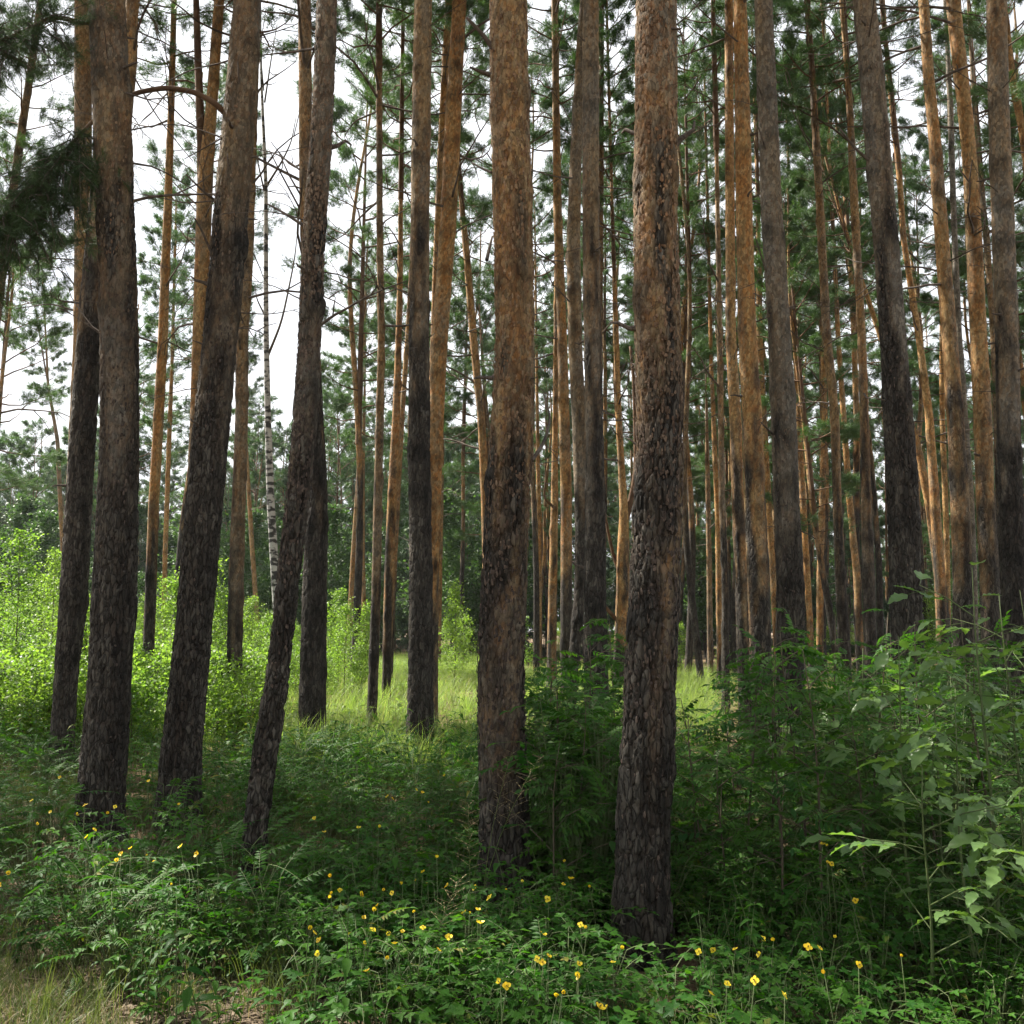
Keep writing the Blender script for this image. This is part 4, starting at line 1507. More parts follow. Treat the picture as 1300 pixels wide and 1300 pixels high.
SAP = [
 ('box', 1238, 4.6, 1.92, 40, 'tallest broad-leaved sapling at the right, its top leaves catching light before the trunks'),
 ('box', 1310, 4.2, 1.50, 34, 'broad-leaved sapling cut by the right edge, under the tallest one'),
 ('box', 1185, 5.3, 1.45, 30, 'broad-leaved sapling in front of the dark rough trunk'),
 ('box', 1150, 4.1, 1.05, 30, 'low broad-leaved sapling with large pale lit leaves right of the dark thicket'),
 ('box', 1345, 5.6, 1.85, 26, 'broad-leaved sapling behind the one cut by the right edge'),
 ('box', 1262, 3.85, 0.98, 28, 'broad-leaved sapling with pale lit leaves low at the right edge'),
 ('box', 1095, 5.9, 1.50, 28, 'broad-leaved sapling left of the dark rough trunk, among rowans'),
 ('rowan', 745, 6.7, 1.66, 40, 'tall rowan sapling between the two thickest trunks'),
 ('rowan', 702, 7.0, 1.30, 32, 'rowan sapling against the bright grass right of the thick central trunk'),
 ('rowan', 692, 5.35, 0.98, 24, 'rowan sapling hanging a fine leaf across the foot of the thick central trunk'),
 ('rowan', 962, 6.4, 1.72, 36, 'tall rowan sapling in front of the bright orange pine'),
 ('rowan', 1012, 5.9, 1.62, 36, 'rowan sapling in front of the grey trunk with stubs'),
 ('rowan', 1052, 6.9, 1.70, 32, 'rowan sapling right of the grey trunk, in front of thin orange stems'),
 ('rowan', 925, 7.6, 1.40, 30, 'rowan sapling beside the bright gap of grass at right of the nearest trunk'),
 ('rowan', 1132, 6.6, 1.60, 32, 'rowan sapling at the foot of the dark rough trunk'),
 ('rowan', 884, 6.2, 1.15, 30, 'rowan sapling close to the right side of the nearest thick trunk'),
 ('rowan', 985, 5.0, 1.12, 32, 'low rowan sapling in the dark thicket above the right-hand celandine'),
 ('rowan', 1080, 5.3, 1.28, 32, 'rowan sapling with a dark slanting stem in the right thicket'),
 ('rowan', 1205, 6.6, 1.62, 30, 'rowan sapling behind the tallest broad-leaved one'),
 ('rowan', 905, 5.3, 0.90, 28, 'short rowan sapling in deep shade right of the nearest thick trunk'),
 ('rowan', 775, 6.0, 1.05, 30, 'short rowan sapling tucked behind the left side of the nearest thick trunk'),
 ('rowan', 725, 6.1, 1.45, 40, 'dense rowan sapling filling the gap between the two thickest trunks'),
 ('rowan', 765, 7.4, 1.55, 34, 'rowan sapling before the foot of the straight brownish pine'),
 ('rowan', 705, 6.0, 1.15, 34, 'dark rowan sapling close behind the right side of the thick central trunk'),
 ('rowan', 940, 5.7, 1.45, 36, 'rowan sapling left of the bright orange pine, its top leaves pale'),
 ('rowan', 1035, 5.1, 1.50, 36, 'rowan sapling in the middle of the right thicket, rising before the grey trunk'),
 ('box', 1140, 5.0, 1.58, 34, 'broad-leaved sapling with a flat spray before the foot of the dark rough trunk'),
 ('box', 1275, 5.0, 1.80, 36, 'broad-leaved sapling before the black foot of the grey-tan pine at right'),
 ('box', 1215, 4.2, 1.30, 32, 'broad-leaved sapling standing before the tallest one'),
 ('rowan', 690, 6.4, 1.28, 44, 'rowan with dark leaves at the edge of the bright grass by the central trunk'),
 ('rowan', 738, 5.6, 1.20, 44, 'leafy rowan in deep shade midway between the two thickest trunks'),
 ('rowan', 718, 6.8, 1.50, 40, 'rowan rising before the pair of thin orange pines by the central trunk'),
 ('rowan', 772, 6.6, 1.66, 40, 'rowan half hidden by the left side of the nearest thick trunk'),
 ('rowan', 975, 5.6, 1.58, 40, 'rowan with spreading pale top leaves before the bright orange pine'),
 ('rowan', 1090, 6.1, 1.72, 40, 'rowan reaching up before the two thin brown pines left of the dark rough trunk'),
 ('rowan', 1170, 5.8, 1.66, 40, 'bushy rowan standing close in front of the dark rough trunk'),
 ('rowan', 1245, 5.6, 1.74, 36, 'rowan behind the tallest broad-leaved sapling, leaves mixing with it'),
 ('rowan', 880, 5.6, 1.10, 36, 'rowan with dark drooping leaves hugging the nearest thick trunk'),
]
rs = random.Random(5)
for kind, px, d, h, nl, lab in SAP:
    sapling('rowan_sapling' if kind == 'rowan' else 'boxelder_sapling', kind, px, d, h, nl, lab, 'sapling', rs, 0.42 if kind == 'rowan' else 0.5)

# ------------------------------------------------------------------ celandine with yellow flowers
def flower_mesh(seed, lift=0.0, petals=4):
    r = random.Random(seed)
    mb = MB()
    T = leaf_t(0.0135, 0.013, 0.10, -0.15, 0.0, 0.62)
    D = np.array([(math.cos(a), math.sin(a), lift + r.uniform(.05, .4)) for a in [k * math.pi / 2 + r.uniform(-.2, .2) for k in range(petals)]])
    mb.inst(T, basis(D) * NR.uniform(.8, 1.1, petals)[:, None, None], np.zeros((petals, 3)), np.full(petals, .5), 0)
    mb.tube([(0, 0, -.004), (0, 0, .009)], [.0016, .0012], 5, .5, 1)
    for k in range(8):
        a = k * .785
        mb.tube([(0, 0, 0), (math.cos(a) * .004, math.sin(a) * .004, .006)], [.0004, .0007], 3, .5, 0)
    return mb.mesh('flower', [M_PETAL, M_STEM])


FLOWER = [flower_mesh(k) for k in range(3)] + [flower_mesh(10, 1.1, 4), flower_mesh(11, .7, 3), flower_mesh(12, 2.6, 4), flower_mesh(13, -.3, 4)]
FPTS = [(459,1135),(498,1134),(507,1147),(511,1122),(527,1118),(537,1107),(543,1121),(526,1158),(462,1165),(473,1180),(511,1183),(491,1186),(465,1198),(556,1206),(491,1217),
 (466,1233),(589,1159),(596,1161),(607,1155),(621,1139),(663,1120),(696,1142),(715,1123),(725,1116),(717,1094),(748,1127),(737,1174),(690,1186),(682,1217),(696,1214),(689,1222),
 (635,1248),(643,1252),(714,1260),(707,1265),(735,1239),(778,1222),(770,1279),(735,1224),(536,1006),(545,1019),(565,985),(455,1051),(498,1014),(968,1192),(982,1195),(964,1212),
 (958,1244),(996,1263),(906,1207),(887,1208),(902,1262),(1144,1214),(1090,1225),(1086,1144),(1055,1097),(1050,1074),(108,1022),(120,1053),(64,1031),(46,1047),(110,1063),(154,1084),
 (166,1077),(187,1087),(218,1124),(250,1084),(420,1140),(399,1185),(405,1194),(393,1179),(399,1039),(76,987),(10,1109),(420,1113),(135,1033),(225,1022)]
rf = random.Random(3)
FPTS = FPTS + [(p[0] + rf.gauss(0, 30), p[1] + rf.gauss(0, 18)) for p in FPTS if rf.random() < .55]
cl = []
for p in FPTS:
    for c in cl:
        if math.hypot(p[0] - c[0][0], p[1] - c[0][1]) < 24:
            c.append(p)
            break
    else:
        cl.append([p])
rc = random.Random(15)


def cel_plant(base, fl, r, label, group, nleaf=11, rad=0.11, h=0.30):
    root = thing('celandine_plant', Vector(base), label, 'celandine', group)
    mb = MB()
    for f in fl:
        e = np.array(f) - base
        m = e * 0.5 + np.array((r.uniform(-.03, .03), r.uniform(-.03, .03), .03))
        mb.tube([(0, 0, 0), m, e], [.0028, .0022, .0012], 4)
    lv = []
    for k in range(nleaf):
        az = k * 2.4 + r.uniform(-.4, .4)
        hh = h * (0.30 + 0.62 * (k + 0.5) / nleaf)
        rr = rad * r.uniform(.3, 1.1)
        p = np.array((math.cos(az) * rr, math.sin(az) * rr, hh))
        mb.tube([(0, 0, 0), p * np.array((.45, .45, .55)), p], [.0024, .0018, .0012], 3)
        lv.append((p, np.array((math.cos(az), math.sin(az), r.uniform(-.05, .5)))))
    link('stem', mb.mesh('celandine_stem', [M_STEM]), root)
    for p, dv in lv:
        o = link('leaf', r.choice(LEAF['cel']), root)
        orient(o, p, dv, r.gauss(0, .25), r.uniform(.75, 1.15))
    for f in fl:
        o = link('flower', r.choice(FLOWER), root)
        nrm = Vector((r.gauss(0, .6), -0.5 + r.gauss(0, .5), 0.8))
        put(o, Vector(np.array(f) - base), nrm.normalized(), r.uniform(0, 6.28), r.uniform(.9, 1.35))


for c in cl:
    py = sum(p[1] for p in c) / len(c)
    px = sum(p[0] for p in c) / len(c)
    hz = 0.36 if py > 1090 else 0.52
    fl = [at_height(p[0], p[1], hz + rc.uniform(-.02, .04)) for p in c]
    m = np.mean(fl, axis=0)
    b = np.array((m[0] + rc.uniform(-.03, .03), m[1] + rc.uniform(-.03, .03), 0.0))
    b[2] = float(gz(b[0], b[1]))
    nm = ('one yellow flower', 'two yellow flowers', 'three yellow flowers', 'four yellow flowers', 'five yellow flowers', 'many yellow flowers')[min(len(c), 6) - 1]
    foot = min([(129, 1062, 'thick left pine'), (224, 1045, 'leaning pine with the bough'), (322, 1118, 'slanting near pine'), (641, 1146, 'thick central pine'), (813, 1207, 'nearest thick pine'),
                (1153, 930, 'dark rough pine')], key=lambda q: abs(q[0] - px) + 0.3 * abs(q[1] - py))
    side = ('left of' if px < foot[0] - 45 else 'right of' if px > foot[0] + 45 else 'before' if py > foot[1] else 'behind')
    far = ', far in front' if py - foot[1] > 55 else (', farther back' if foot[1] - py > 55 else '')
    z = ('celandine with %s %s the %s%s' % (nm, side, foot[2], far), 'flowering celandine in the undergrowth')
    cel_plant(b, fl, rc, z[0], z[1], 15, 0.16, hz * 0.86)

# upright nettle-like herbs at the left front
def herb(x, y, h, r, label, group, n=7):
    z = float(gz(x, y))
    root = thing('nettle_plant', (x, y, z), label, 'nettle', group)
    lx, ly = r.uniform(-.2, .2), r.uniform(-.2, .2)
    mb = MB()
    t = np.linspace(0, 1, 5)
    P = np.stack([lx * h * t ** 1.5, ly * h * t ** 1.5, h * t], -1)
    mb.tube(P, np.linspace(.003, .0014, 5), 4)
    link('stem', mb.mesh('nettle_stem', [M_STEM]), root)
    for k in range(n):
        s = 0.3 + 0.68 * k / (n - 1)
        p = np.array([np.interp(s, t, P[:, c]) for c in range(3)])
        for sd in (0, math.pi):
            az = sd + k * math.pi / 2 + r.uniform(-.3, .3)
            o = link('leaf', r.choice(LEAF['net']), root)
            orient(o, p, np.array((math.cos(az), math.sin(az), r.uniform(-.1, .5))), r.gauss(0, .2), (1.15 - 0.5 * s) * r.uniform(.8, 1.15))


for k in range(26):
    px, py = rc.uniform(130, 330), rc.uniform(1150, 1240)
    p = at_height(px, py, 0.0)
    herb(p[0], p[1], rc.uniform(.28, .45), rc, 'leafy nettle in the low clump by the bare dry patch at left', 'nettles in the clump at left front')
for k in range(8):
    px, py = rc.uniform(160, 270), rc.uniform(1090, 1140)
    p = at_height(px, py, 0.0)
    herb(p[0], p[1], rc.uniform(.45, .6), rc, 'taller leafy nettle right below the leaning thick pine', 'nettles under the leaning pine')

# ------------------------------------------------------------------ scatter (ground cover nobody could count)
def scatter(name, label, cat, sources, pts, scl, tilt=0.12, z=None):
    src = bpy.data.collections.new(name + '_kinds')
    for me in sources:
        o = bpy.data.objects.new(me.name, me)
        src.objects.link(o)
    pts = np.asarray(pts, np.float32)
    n = len(pts)
    me = bpy.data.meshes.new(name)
    me.vertices.add(n)
    me.vertices.foreach_set('co', pts.ravel())
    a = me.attributes.new('turn', 'FLOAT_VECTOR', 'POINT')
    rot = np.stack([NR.normal(0, tilt, n), NR.normal(0, tilt, n), NR.uniform(0, 6.283, n)], -1).astype(np.float32)
    a.data.foreach_set('vector', rot.ravel())
    a = me.attributes.new('size', 'FLOAT', 'POINT')
    a.data.foreach_set('value', np.asarray(scl, np.float32))
    a = me.attributes.new('which', 'INT', 'POINT')
    a.data.foreach_set('value', NR.integers(0, len(sources), n).astype(np.int32))
    o = link(name, me)
    tag(o, label, cat, None, 'stuff')
    ng = bpy.data.node_groups.new(name, 'GeometryNodeTree')
    ng.interface.new_socket('Geometry', in_out='INPUT', socket_type='NodeSocketGeometry')
    ng.interface.new_socket('Geometry', in_out='OUTPUT', socket_type='NodeSocketGeometry')
    gi, go = ng.nodes.new('NodeGroupInput'), ng.nodes.new('NodeGroupOutput')
    ci = ng.nodes.new('GeometryNodeCollectionInfo')
    ci.inputs['Collection'].default_value = src
    ci.inputs['Separate Children'].default_value = True
    ci.inputs['Reset Children'].default_value = True
    ip = ng.nodes.new('GeometryNodeInstanceOnPoints')
    ip.inputs['Pick Instance'].default_value = True

    def attr(nm, ty):
        q = ng.nodes.new('GeometryNodeInputNamedAttribute')
        q.data_type = ty
        q.inputs['Name'].default_value = nm
        return q.outputs['Attribute']
    ng.links.new(gi.outputs[0], ip.inputs['Points'])
    ng.links.new(ci.outputs[0], ip.inputs['Instance'])
    ng.links.new(attr('which', 'INT'), ip.inputs['Instance Index'])
    ng.links.new(attr('turn', 'FLOAT_VECTOR'), ip.inputs['Rotation'])
    ng.links.new(attr('size', 'FLOAT'), ip.inputs['Scale'])
    ng.links.new(ip.outputs[0], go.inputs[0])
    md = o.modifiers.new('scatter', 'NODES')
    md.node_group = ng
    return o


def grass_mesh(seed, n, h, wd, rad, mat, bend=0.5):
    r = np.random.default_rng(seed)
    mb = MB()
    for k in range(n):
        a = r.uniform(0, 6.283)
        b = np.array((math.cos(a), math.sin(a), 0)) * rad * math.sqrt(r.uniform())
        az = r.uniform(0, 6.283)
        dv = np.array((math.cos(az), math.sin(az), 0))
        sd = np.array((-dv[1], dv[0], 0)) * wd / 2
        hh = h * r.uniform(0.45, 1.1)
        bd = bend * r.uniform(0.2, 1.2) * hh
        V, F = [], []
        for q, t in enumerate((0, 0.4, 0.75)):
            c = b + dv * bd * t * t + np.array((0, 0, hh * t * (1 - 0.15 * t)))
            V += [c - sd * (1 - 0.5 * t), c + sd * (1 - 0.5 * t)]
        V.append(b + dv * bd + np.array((0, 0, hh * 0.84)))
        F = [(0, 1, 3), (0, 3, 2), (2, 3, 5), (2, 5, 4), (4, 5, 6)]
        mb.add(V, F, r.uniform(0, 1))
    return mb.mesh('grass_tuft', [mat])


def herb_mesh(seed, h, n, T, mat=None, kind='pair'):
    r = np.random.default_rng(seed)
    mb = MB()
    stems = 1 if kind == 'pair' else 3
    for s_ in range(stems):
        lx, ly = r.uniform(-.35, .35, 2) if stems > 1 else r.uniform(-.18, .18, 2)
        t = np.linspace(0, 1, 5)
        hs = h * r.uniform(.75, 1.1)
        P = np.stack([lx * hs * t ** 1.4, ly * hs * t ** 1.4, hs * t], -1)
        mb.tube(P, np.linspace(.003, .0013, 5), 3, .5, 1)
        PP, DD, SS = [], [], []
        for k in range(n):
            s = 0.25 + 0.73 * k / (n - 1)
            p = np.array([np.interp(s, t, P[:, c]) for c in range(3)])
            for sd in (0, math.pi):
                az = sd + k * math.pi / 2 + r.uniform(-.35, .35)
                PP.append(p)
                DD.append((math.cos(az), math.sin(az), r.uniform(-.15, .5)))
                SS.append((1.2 - 0.55 * s) * r.uniform(.75, 1.2))
        mb.inst(T, basis(np.array(DD)) * np.array(SS)[:, None, None], np.array(PP), r.uniform(0, 1, len(PP)), 0)
    return mb.mesh('leafy_herb', [mat or M_HERB, M_STEM])


def feathery_mesh(seed, h, nl, L, pairs, T, mat=None):
    """a rosette of compound leaves"""
    r = np.random.default_rng(seed)
    mb = MB()
    rr = random.Random(seed)
    for k in range(nl):
        az, el = k * 2.4 + r.uniform(-.4, .4), math.radians(r.uniform(10, 45))
        z0 = h * r.uniform(.35, 1.0)
        p = np.array((math.cos(az), math.sin(az), 0)) * r.uniform(.02, .12) + np.array((0, 0, z0))
        mb.tube([(0, 0, 0), p * np.array((.4, .4, .6)), p], [.0025, .002, .0014], 3, .5, 1)
        one = MB()
        pinnate(one, L * r.uniform(.7, 1.2), pairs, T, .3, r.uniform(.2, .5), 60, r.uniform(.1, .9), 0, 1, .6, rr)
        B = basis(np.array([(math.cos(az) * math.cos(el), math.sin(az) * math.cos(el), math.sin(el))]))[0]
        for v, f, a, m in zip(one.v, one.f, one.a, one.m):
            pass
        off = mb.n
        v = np.concatenate(one.v) @ B.T + p
        f = np.concatenate(one.f)
        mats = np.concatenate(one.m)
        mb.v.append(v.astype(np.float32))
        mb.f.append(f + off)
        mb.a.append(np.concatenate(one.a))
        mb.m.append(mats)
        mb.n += len(v)
    return mb.mesh('leafy_herb', [mat or M_HERB, M_STEM])


NETT = [herb_mesh(500 + k, .50, 7, leaf_t(.075, .036, .16, .5, 0, .36)) for k in range(3)] + [herb_mesh(510 + k, .38, 5, leaf_t(.06, .028, .16, .4, 0, .4), None, 'multi') for k in range(2)]
CELM = [feathery_mesh(520 + k, .30, 9, .13, 2, lobed_t(.045, .036, 3, .3), M_CELAND) for k in range(3)]
FEATH = [feathery_mesh(530 + k, .38, 9, .20, 7, leaf_t(.045, .014, .15, .3), M_HERB) for k in range(3)]
TALLH = [herb_mesh(540 + k, .95, 11, leaf_t(.10, .030, .14, .5, 0, .4)) for k in range(3)]
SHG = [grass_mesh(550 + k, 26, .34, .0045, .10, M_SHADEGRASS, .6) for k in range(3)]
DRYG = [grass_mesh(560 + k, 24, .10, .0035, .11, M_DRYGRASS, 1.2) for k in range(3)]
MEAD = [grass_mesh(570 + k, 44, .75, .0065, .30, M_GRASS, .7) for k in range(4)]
LOWM = [feathery_mesh(575 + k, .45, 14, .16, 5, leaf_t(.05, .022, .15, .3), M_BIRCHLEAF) for k in range(2)]
RSAP = [feathery_mesh(580 + k, 1.2, 24, .20, 6, leaf_t(.058, .023, .15, .3), M_ROWAN) for k in range(2)] + [feathery_mesh(590 + k, 1.15, 26, .17, 1, leaf_t(.095, .048, .14, .25), M_ROWAN) for k in range(2)]


def bush_mesh(seed, h, rad, nleaf, ls, mat, stemmat, conic=0.5):
    r = np.random.default_rng(seed)
    mb = MB()
    T = (np.array([(0, 0, 0), (-.36, .5, .08), (.36, .5, .08), (0, 1, -.15)], float) * ls, np.array([(0, 2, 1), (1, 2, 3)]))
    PP, DD = [], []
    mb.tube([(0, 0, 0), (r.normal(0, .03), r.normal(0, .03), h * .5), (r.normal(0, .08), r.normal(0, .08), h)], [.008 + .004 * h, .008, .003], 5, .5, 1)
    nb = int(14 * h)
    for k in range(nb):
        s = .12 + .88 * (k + r.uniform()) / nb
        az, el = k * 2.4 + r.uniform(-.4, .4), math.radians(r.uniform(15, 55))
        ln = rad * ((1 - s) * conic + (1 - conic) * math.sqrt(max(.03, 1 - s * s)) + .15) * r.uniform(.6, 1.2)
        b = np.array((0, 0, h * s * .96))
        d = np.array((math.cos(az) * math.cos(el), math.sin(az) * math.cos(el), math.sin(el)))
        e = b + d * ln
        mb.tube([b, (b + e) / 2 + np.array((0, 0, .05 * ln)), e], [.004, .003, .0015], 3, .5, 1)
        kk = int(nleaf / nb * r.uniform(.6, 1.4))
        u = r.uniform(.2, 1.05, kk)[:, None]
        PP.append(b + (e - b) * u + r.normal(0, .05 + .06 * ln, (kk, 3)))
        DD.append(d + r.normal(0, .8, (kk, 3)))
    PP, DD = np.concatenate(PP), np.concatenate(DD)
    mb.inst(T, basis(DD, None, r.normal(0, .5, len(DD))) * r.uniform(.7, 1.3, len(DD))[:, None, None], PP, r.uniform(0, 1, len(DD)), 0)
    return mb


def split_bush(name, *a):
    mb = bush_mesh(*a)
    lv, st = MB(), MB()
    v, f, val, m = np.concatenate(mb.v), np.concatenate(mb.f), np.concatenate(mb.a), np.concatenate(mb.m)
    for k, dst in ((0, lv), (1, st)):
        ff = f[m == k]
        us, inv = np.unique(ff, return_inverse=True)
        dst.add(v[us], inv.reshape(-1, 3), val[us])
    return lv.mesh(name + '_leaves', [a[5]]), st.mesh(name + '_stem', [a[6]])


M_WALL = leaf_mat('woodland_leaves', (0.034, 0.078, 0.026), (0.078, 0.135, 0.045), (1.3, 1.5, 0.7), 0.35, 0.5, 0.25)
WALL = [split_bush('woodland_tree', 660 + k, (7.5, 6.0, 9.0)[k], (2.2, 2.0, 2.4)[k], (5200, 4200, 6000)[k], .15, M_WALL, M_TWIG, (.5, .25, .6)[k]) for k in range(3)]
BSAP = [split_bush('birch_sapling', 600 + k, (3.0, 2.4, 1.9, 2.7)[k], (.8, .7, .7, .6)[k], (2600, 2000, 1700, 2200)[k], .055, M_BIRCHLEAF, M_TWIG, (.5, .4, .2, .7)[k]) for k in range(4)]
LOWB = [bush_mesh(620 + k, .9, .5, 900, .045, M_BIRCHLEAF, M_TWIG, .2).mesh('low_bush', [M_BIRCHLEAF, M_TWIG]) for k in range(2)]


def bush_thing(px, d, s, r, label, group, kind=None):
    x = (px - 650) / FPX * d
    root = thing('birch_sapling', (x, d, float(gz(x, d))), label, 'sapling', group)
    root.scale = (s, s, s)
    root.rotation_euler = (0, 0, r.uniform(0, 6.28))
    lv, st = BSAP[r.randrange(4) if kind is None else kind]
    link('foliage', lv, root)
    link('stem', st, root)
    return root


rq = random.Random(31)
for k in range(105):                                               # sunlit thicket of the left clearing
    px = rq.uniform(-60, 400) if rq.random() < .85 else rq.uniform(400, 470)
    d = rq.uniform(16, 44)
    s = rq.uniform(.7, 1.2) * (1.05 if px < 130 else .85)
    if px > 300:
        s *= .8
        d = max(d, 20)
    bush_thing(px, d, s, rq, 'sunlit yellow-green birch sapling' + between(px), 'birch saplings in the left clearing')
bush_thing(578, 26, 1.02, rq, 'bright young birch standing alone between the charcoal black trunk and the central pine', 'lone young birches in the opening', 3)
bush_thing(432, 24, .85, rq, 'bright young birch at the right end of the thicket beside the dark straight trunk', 'lone young birches in the opening', 0)
bush_thing(98, 12.5, .8, rq, 'small birch sapling in a dark gap between the two leftmost trunks', 'lone young birches in the opening', 1)
for k in range(26):                                                # between the far trees
    px, d = rq.uniform(420, 1250), rq.uniform(30, 55)
    bush_thing(px, d, rq.uniform(.6, 1.1), rq, 'young birch' + between(px) + ' far back', 'birch saplings under the far wood')


for k in range(100):                                               # leafy wall behind the clearing
    px, d = rq.uniform(-80, 660), rq.uniform(46, 80)
    x = (px - 650) / FPX * d
    root = thing('broadleaf_tree', (x, d, float(gz(x, d))), 'mid-green leafy tree' + between(px), 'tree', 'leafy trees behind the clearing')
    s_ = rq.uniform(.7, 1.15)
    root.scale = (s_, s_, s_)
    root.rotation_euler = (0, 0, rq.uniform(0, 6.28))
    lv, st = WALL[rq.randrange(3)]
    link('crown', lv, root)
    link('trunk', st, root)
for k in range(44):                                                # and behind the trunks of the right-hand wood
    px, d = rq.uniform(640, 1380), rq.uniform(52, 80)
    x = (px - 650) / FPX * d
    root = thing('broadleaf_tree', (x, d, float(gz(x, d))), 'low leafy far tree' + between(px), 'tree', 'leafy trees behind the right-hand wood')
    root.rotation_euler = (0, 0, rq.uniform(0, 6.28))
    lv, st = WALL[rq.randrange(3)]
    link('crown', lv, root)
    link('trunk', st, root)


FEET = [(BASE[k][0], BASE[k][1], AX[k].r(0.3) + (0.10 if k in 'MR' else 0.06)) for k in ('M', 'R', 'B', 'E', 'H')]


def field(n, d0, d1, p0, p1, keep=None):
    out = []
    while len(out) < n:
        m = n * 2
        d = np.sqrt(NR.uniform(d0 ** 2, d1 ** 2, m))
        px = NR.uniform(p0, p1, m)
        x = (px - 650) / FPX * d
        ok = np.ones(m, bool) if keep is None else keep(px, d, x)
        for fx, fd, fr in FEET:
            ok = ok & ~((np.abs(x - fx * d / fd) < fr) & (d > fd - 0.75) & (d < fd + 0.15))
        for q in np.nonzero(ok)[0]:
            out.append((x[q], d[q]))
    P = np.array(out[:n])
    return np.stack([P[:, 0], P[:, 1], gz(P[:, 0], P[:, 1])], -1)


def pxrow(d):
    return 800 + FPX * EYE / d


def bare(px, d, x):
    """dry bare ground: the path at the lower left and a few litter patches"""
    row = pxrow(d)
    b = (px < 270 - (row - 1230) * -0.5) & (row > 1195 + px * 0.35) & (px < 190)
    nz = vnoise(x * 1.7 + 31, d * 1.7 + 17, 9)
    p2 = (((px - 330) / 140) ** 2 + ((row - 1215) / 60) ** 2 < 0.9)
    p3 = (((px - 420) / 80) ** 2 + ((row - 1085) / 28) ** 2 < 0.8)
    return (b & (nz > 0.15)) | (p2 & (nz > 0.35)) | (p3 & (nz > 0.3))


notbare = lambda px, d, x: ~bare(px, d, x)
sc = lambda n, a, b: NR.uniform(a, b, n)

def patchy(seed, cut, also=None):
    def k(px, d, x):
        n_ = 0.65 * vnoise(x * 1.1 + 40, d * 1.1 + 40, seed) + 0.35 * vnoise(x * 3.1 + 40, d * 3.1 + 40, seed + 1)
        ok = (n_ > cut) & ~bare(px, d, x)
        return ok if also is None else ok & also(px, d, x)
    return k


P = field(900, 3.6, 7.2, 330, 1400, patchy(71, .42))
scatter('celandine_carpet', 'dense carpet of lobed green celandine leaves in front of the near trunks', 'ground cover', CELM, P, sc(len(P), .6, 1.25))
P = field(170, 3.6, 5.2, 860, 1400)
scatter('celandine_cover', 'celandine leaves and low herbs covering the soil at lower right', 'ground cover', CELM + NETT[3:], P, sc(len(P), .6, 1.15))
P = field(520, 3.6, 9.5, -100, 1400, patchy(75, .5))
scatter('nettle_carpet', 'mixed low nettles and leafy herbs across the shaded foreground', 'ground cover', NETT, P, sc(len(P), .5, 1.2))
P = field(640, 3.7, 12, -100, 1400, patchy(79, .48))
scatter('feathery_herbs', 'feathery compound-leaved herbs filling the shaded undergrowth', 'ground cover', FEATH, P, sc(len(P), .5, 1.3))
P = field(850, 6.6, 15, -100, 1400, patchy(83, .42, lambda px, d, x: ~((px > 330) & (px < 660) & (d > 10.2))))
scatter('tall_herbs', 'tall leafy weeds behind the near trunks, around knee to hip height', 'undergrowth', TALLH + NETT[:3], P, sc(len(P), .5, 1.2))
P = field(260, 3.4, 6.2, -150, 330, bare)
scatter('path_grass', 'short green grass tufts growing through the bare path at lower left', 'grass', SHG, P, sc(len(P), .25, .6), .3)
P = field(1000, 3.5, 11, -120, 900)
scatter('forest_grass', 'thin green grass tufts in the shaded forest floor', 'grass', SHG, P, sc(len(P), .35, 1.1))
P = field(150, 3.4, 6.2, -150, 480, bare)
scatter('dry_grass', 'short dry straw-coloured grass on the bare path at lower left', 'grass', DRYG, P, sc(len(P), .5, 1.2))
P = field(6200, 12.0, 48, -120, 900, lambda px, d, x: (px < 640) | (d < 34))
P = np.vstack([P, field(420, 10.5, 13, 340, 660)])
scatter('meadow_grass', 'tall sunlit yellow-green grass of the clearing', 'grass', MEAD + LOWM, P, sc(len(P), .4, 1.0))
P = field(260, 7.5, 11.8, 330, 680)
scatter('weedy_herbs', 'leafy weeds between the foreground and the bright grass', 'undergrowth', NETT + FEATH, P, sc(len(P), .7, 1.25))
P = field(900, 12, 40, 650, 1400)
scatter('shaded_grass', 'sparse grass between the trunks of the right-hand wood', 'grass', MEAD, P, sc(len(P), .3, .7))
P = field(70, 5.4, 8, 670, 790)
scatter('rowan_undergrowth', 'dark mass of young rowans in the gap between the two thickest trunks', 'undergrowth', RSAP, P, NR.uniform(.5, 1.05, len(P)))
P = field(270, 5.6, 13, 960, 1400)
scatter('rowan_thicket', 'dense thicket of rowan saplings at the foot of the right-hand trunks', 'undergrowth', RSAP, P, NR.uniform(.4, 1.15, len(P)))
P = field(480, 12.0, 24, -120, 330)
scatter('low_bushes', 'low leafy bushes merging into one green mass behind the left-hand trunks', 'undergrowth', LOWB, P, sc(len(P), .5, 1.3))


def litter_mesh(seed):
    r = np.random.default_rng(seed)
    mb = MB()
    for k in range(26):
        p = np.array((*r.uniform(-.16, .16, 2), r.uniform(.004, .018)))
        a, ln, wd = r.uniform(0, 6.28), r.uniform(.03, .09), r.uniform(.0015, .003)
        d = np.array((math.cos(a), math.sin(a), r.uniform(-.1, .15)))
        s = np.array((-d[1], d[0], 0)) * wd
        mb.add([p - s, p + s, p + d * ln + s, p + d * ln - s], [(0, 1, 2), (0, 2, 3)], r.uniform(0, 1))
    T = leaf_t(.035, .022, .2, .3)
    n = 5
    D = np.stack([r.normal(0, 1, n), r.normal(0, 1, n), r.normal(0, .25, n)], -1)
    mb.inst(T, basis(D, None, r.normal(0, .6, n)), np.stack([r.uniform(-.15, .15, n), r.uniform(-.15, .15, n), r.uniform(.008, .02, n)], -1), r.uniform(0, 1, n))
    return mb.mesh('litter', [M_LITTER])


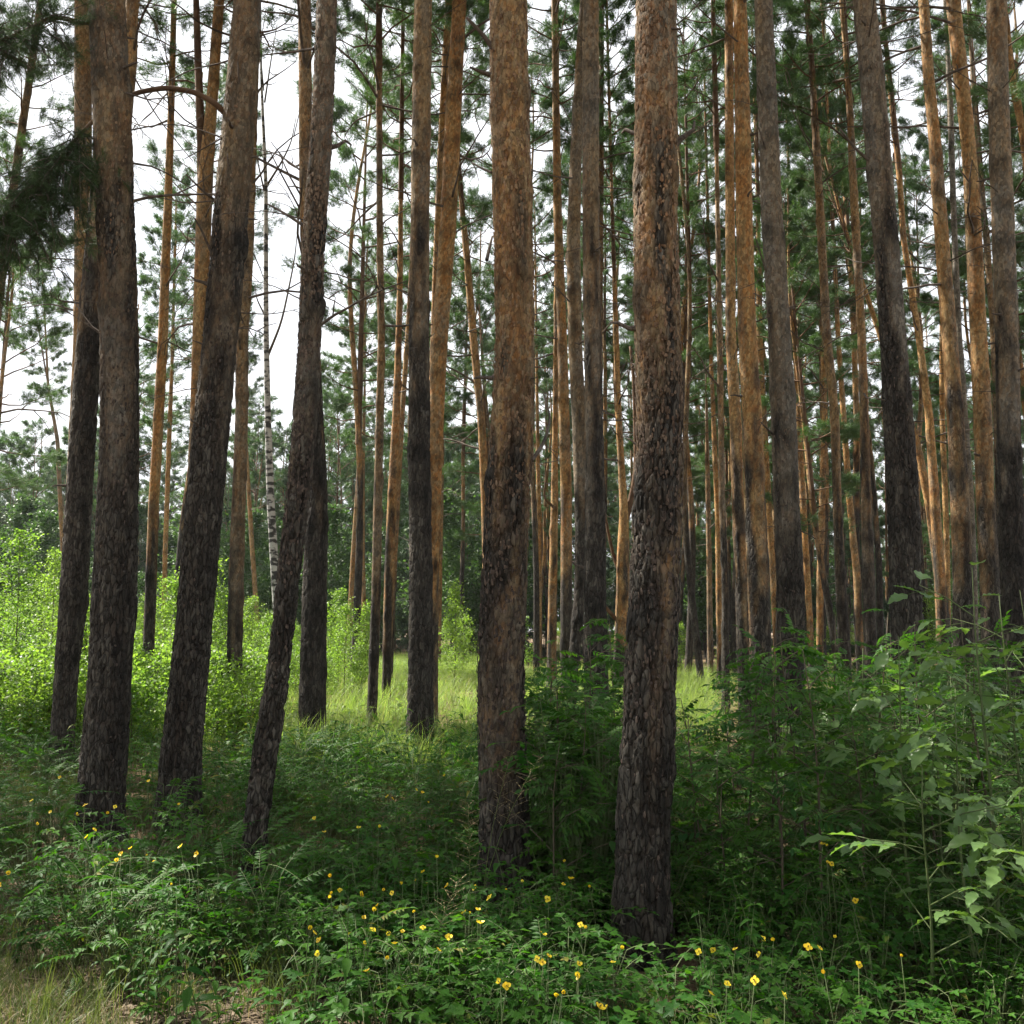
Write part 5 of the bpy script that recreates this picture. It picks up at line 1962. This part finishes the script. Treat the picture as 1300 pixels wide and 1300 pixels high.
P = field(90, 3.5, 9, -100, 900)
scatter('fallen_twigs', 'dead fallen twigs lying among the plants of the forest floor', 'litter', DEAD, P + np.array((0, 0, .02)), sc(len(P), .25, .7), .05)
LIT = [litter_mesh(700 + k) for k in range(4)]
P = field(900, 3.4, 6.2, -150, 480, bare)
scatter('path_litter', 'thick brown needle litter and dead leaves on the bare ground at lower left', 'litter', LIT, P, sc(len(P), .7, 1.3), .03)
P = field(1300, 3.4, 9, -150, 1400)
scatter('needle_litter', 'brown fallen needles, bark flakes and dead leaves on the forest floor', 'litter', LIT, P, sc(len(P), .7, 1.3), .03)


# slender grass stalks with loose seed heads, in front of the central trunk
def stalk(px, d, h, lean, r, label):
    x = (px - 650) / FPX * d
    root = thing('grass_stalk', (x, d, float(gz(x, d))), label, 'grass stalk', 'tall grass stalks by the central pine')
    t = np.linspace(0, 1, 9)
    P = np.stack([lean * h * t ** 2, 0.05 * h * t ** 2, h * t * (1 - 0.12 * abs(lean) * t)], -1)
    mb = MB()
    mb.tube(P, np.linspace(.0022, .0008, 9), 4)
    link('stem', mb.mesh('grass_stalk_stem', [M_SHADEGRASS]), root)
    sh = MB()
    S_ = leaf_t(.012, .004, .1, .1)
    for k in range(26):
        s = .66 + .34 * k / 25
        p = np.array([np.interp(s, t, P[:, c]) for c in range(3)])
        a = k * 2.4
        e = p + np.array((math.cos(a) * .05 + lean * .03, math.sin(a) * .05, .02)) * (1.3 - s) * 2.2
        sh.tube([p, e], [.0006, .0004], 3)
        sh.inst(S_, basis(np.array([e - p, e - p + np.array((0, 0, .01))])), np.array([e, (p + e) / 2]), np.array([.8, .9]))
    link('seed_head', sh.mesh('seed_head', [M_DRYGRASS]), root)


for px, d, h, lean, lab in [(603, 4.6, 1.0, .30, 'tall grass stalk with a loose seed head leaning right across the central trunk'),
                            (600, 4.4, .80, -.02, 'straight dark grass stalk left of the central trunk'),
                            (612, 5.0, .95, .16, 'shorter grass stalk with a thin seed head against the central trunk'),
                            (545, 4.2, .55, .25, 'low bent grass stalk among the celandine left of the central trunk')]:
    stalk(px, d, h, lean, rc, lab)


# ------------------------------------------------------------------ thin summer haze
hz = MB()
x0, x1, y0, y1, z0, z1 = -1560., 1560., -1560., 1570., -2.0, 27.0
hv = [(x, y, z) for z in (z0, z1) for y in (y0, y1) for x in (x0, x1)]
hf = [(0, 2, 3), (0, 3, 1), (4, 5, 7), (4, 7, 6), (0, 1, 5), (0, 5, 4), (2, 6, 7), (2, 7, 3), (0, 4, 6), (0, 6, 2), (1, 3, 7), (1, 7, 5)]
hz.add(hv, hf)
hm, ht, hout = new_mat('summer_haze')
pv = ht.nodes.new('ShaderNodeVolumePrincipled')
pv.inputs['Color'].default_value = (0.86, 0.92, 1.0, 1)
pv.inputs['Density'].default_value = 0.00025
pv.inputs['Anisotropy'].default_value = 0.3
ht.links.new(pv.outputs[0], hout.inputs['Volume'])
tag(link('haze', hz.mesh('haze', [hm])), 'thin pale summer haze that softens the far trees', 'haze', None, 'stuff')
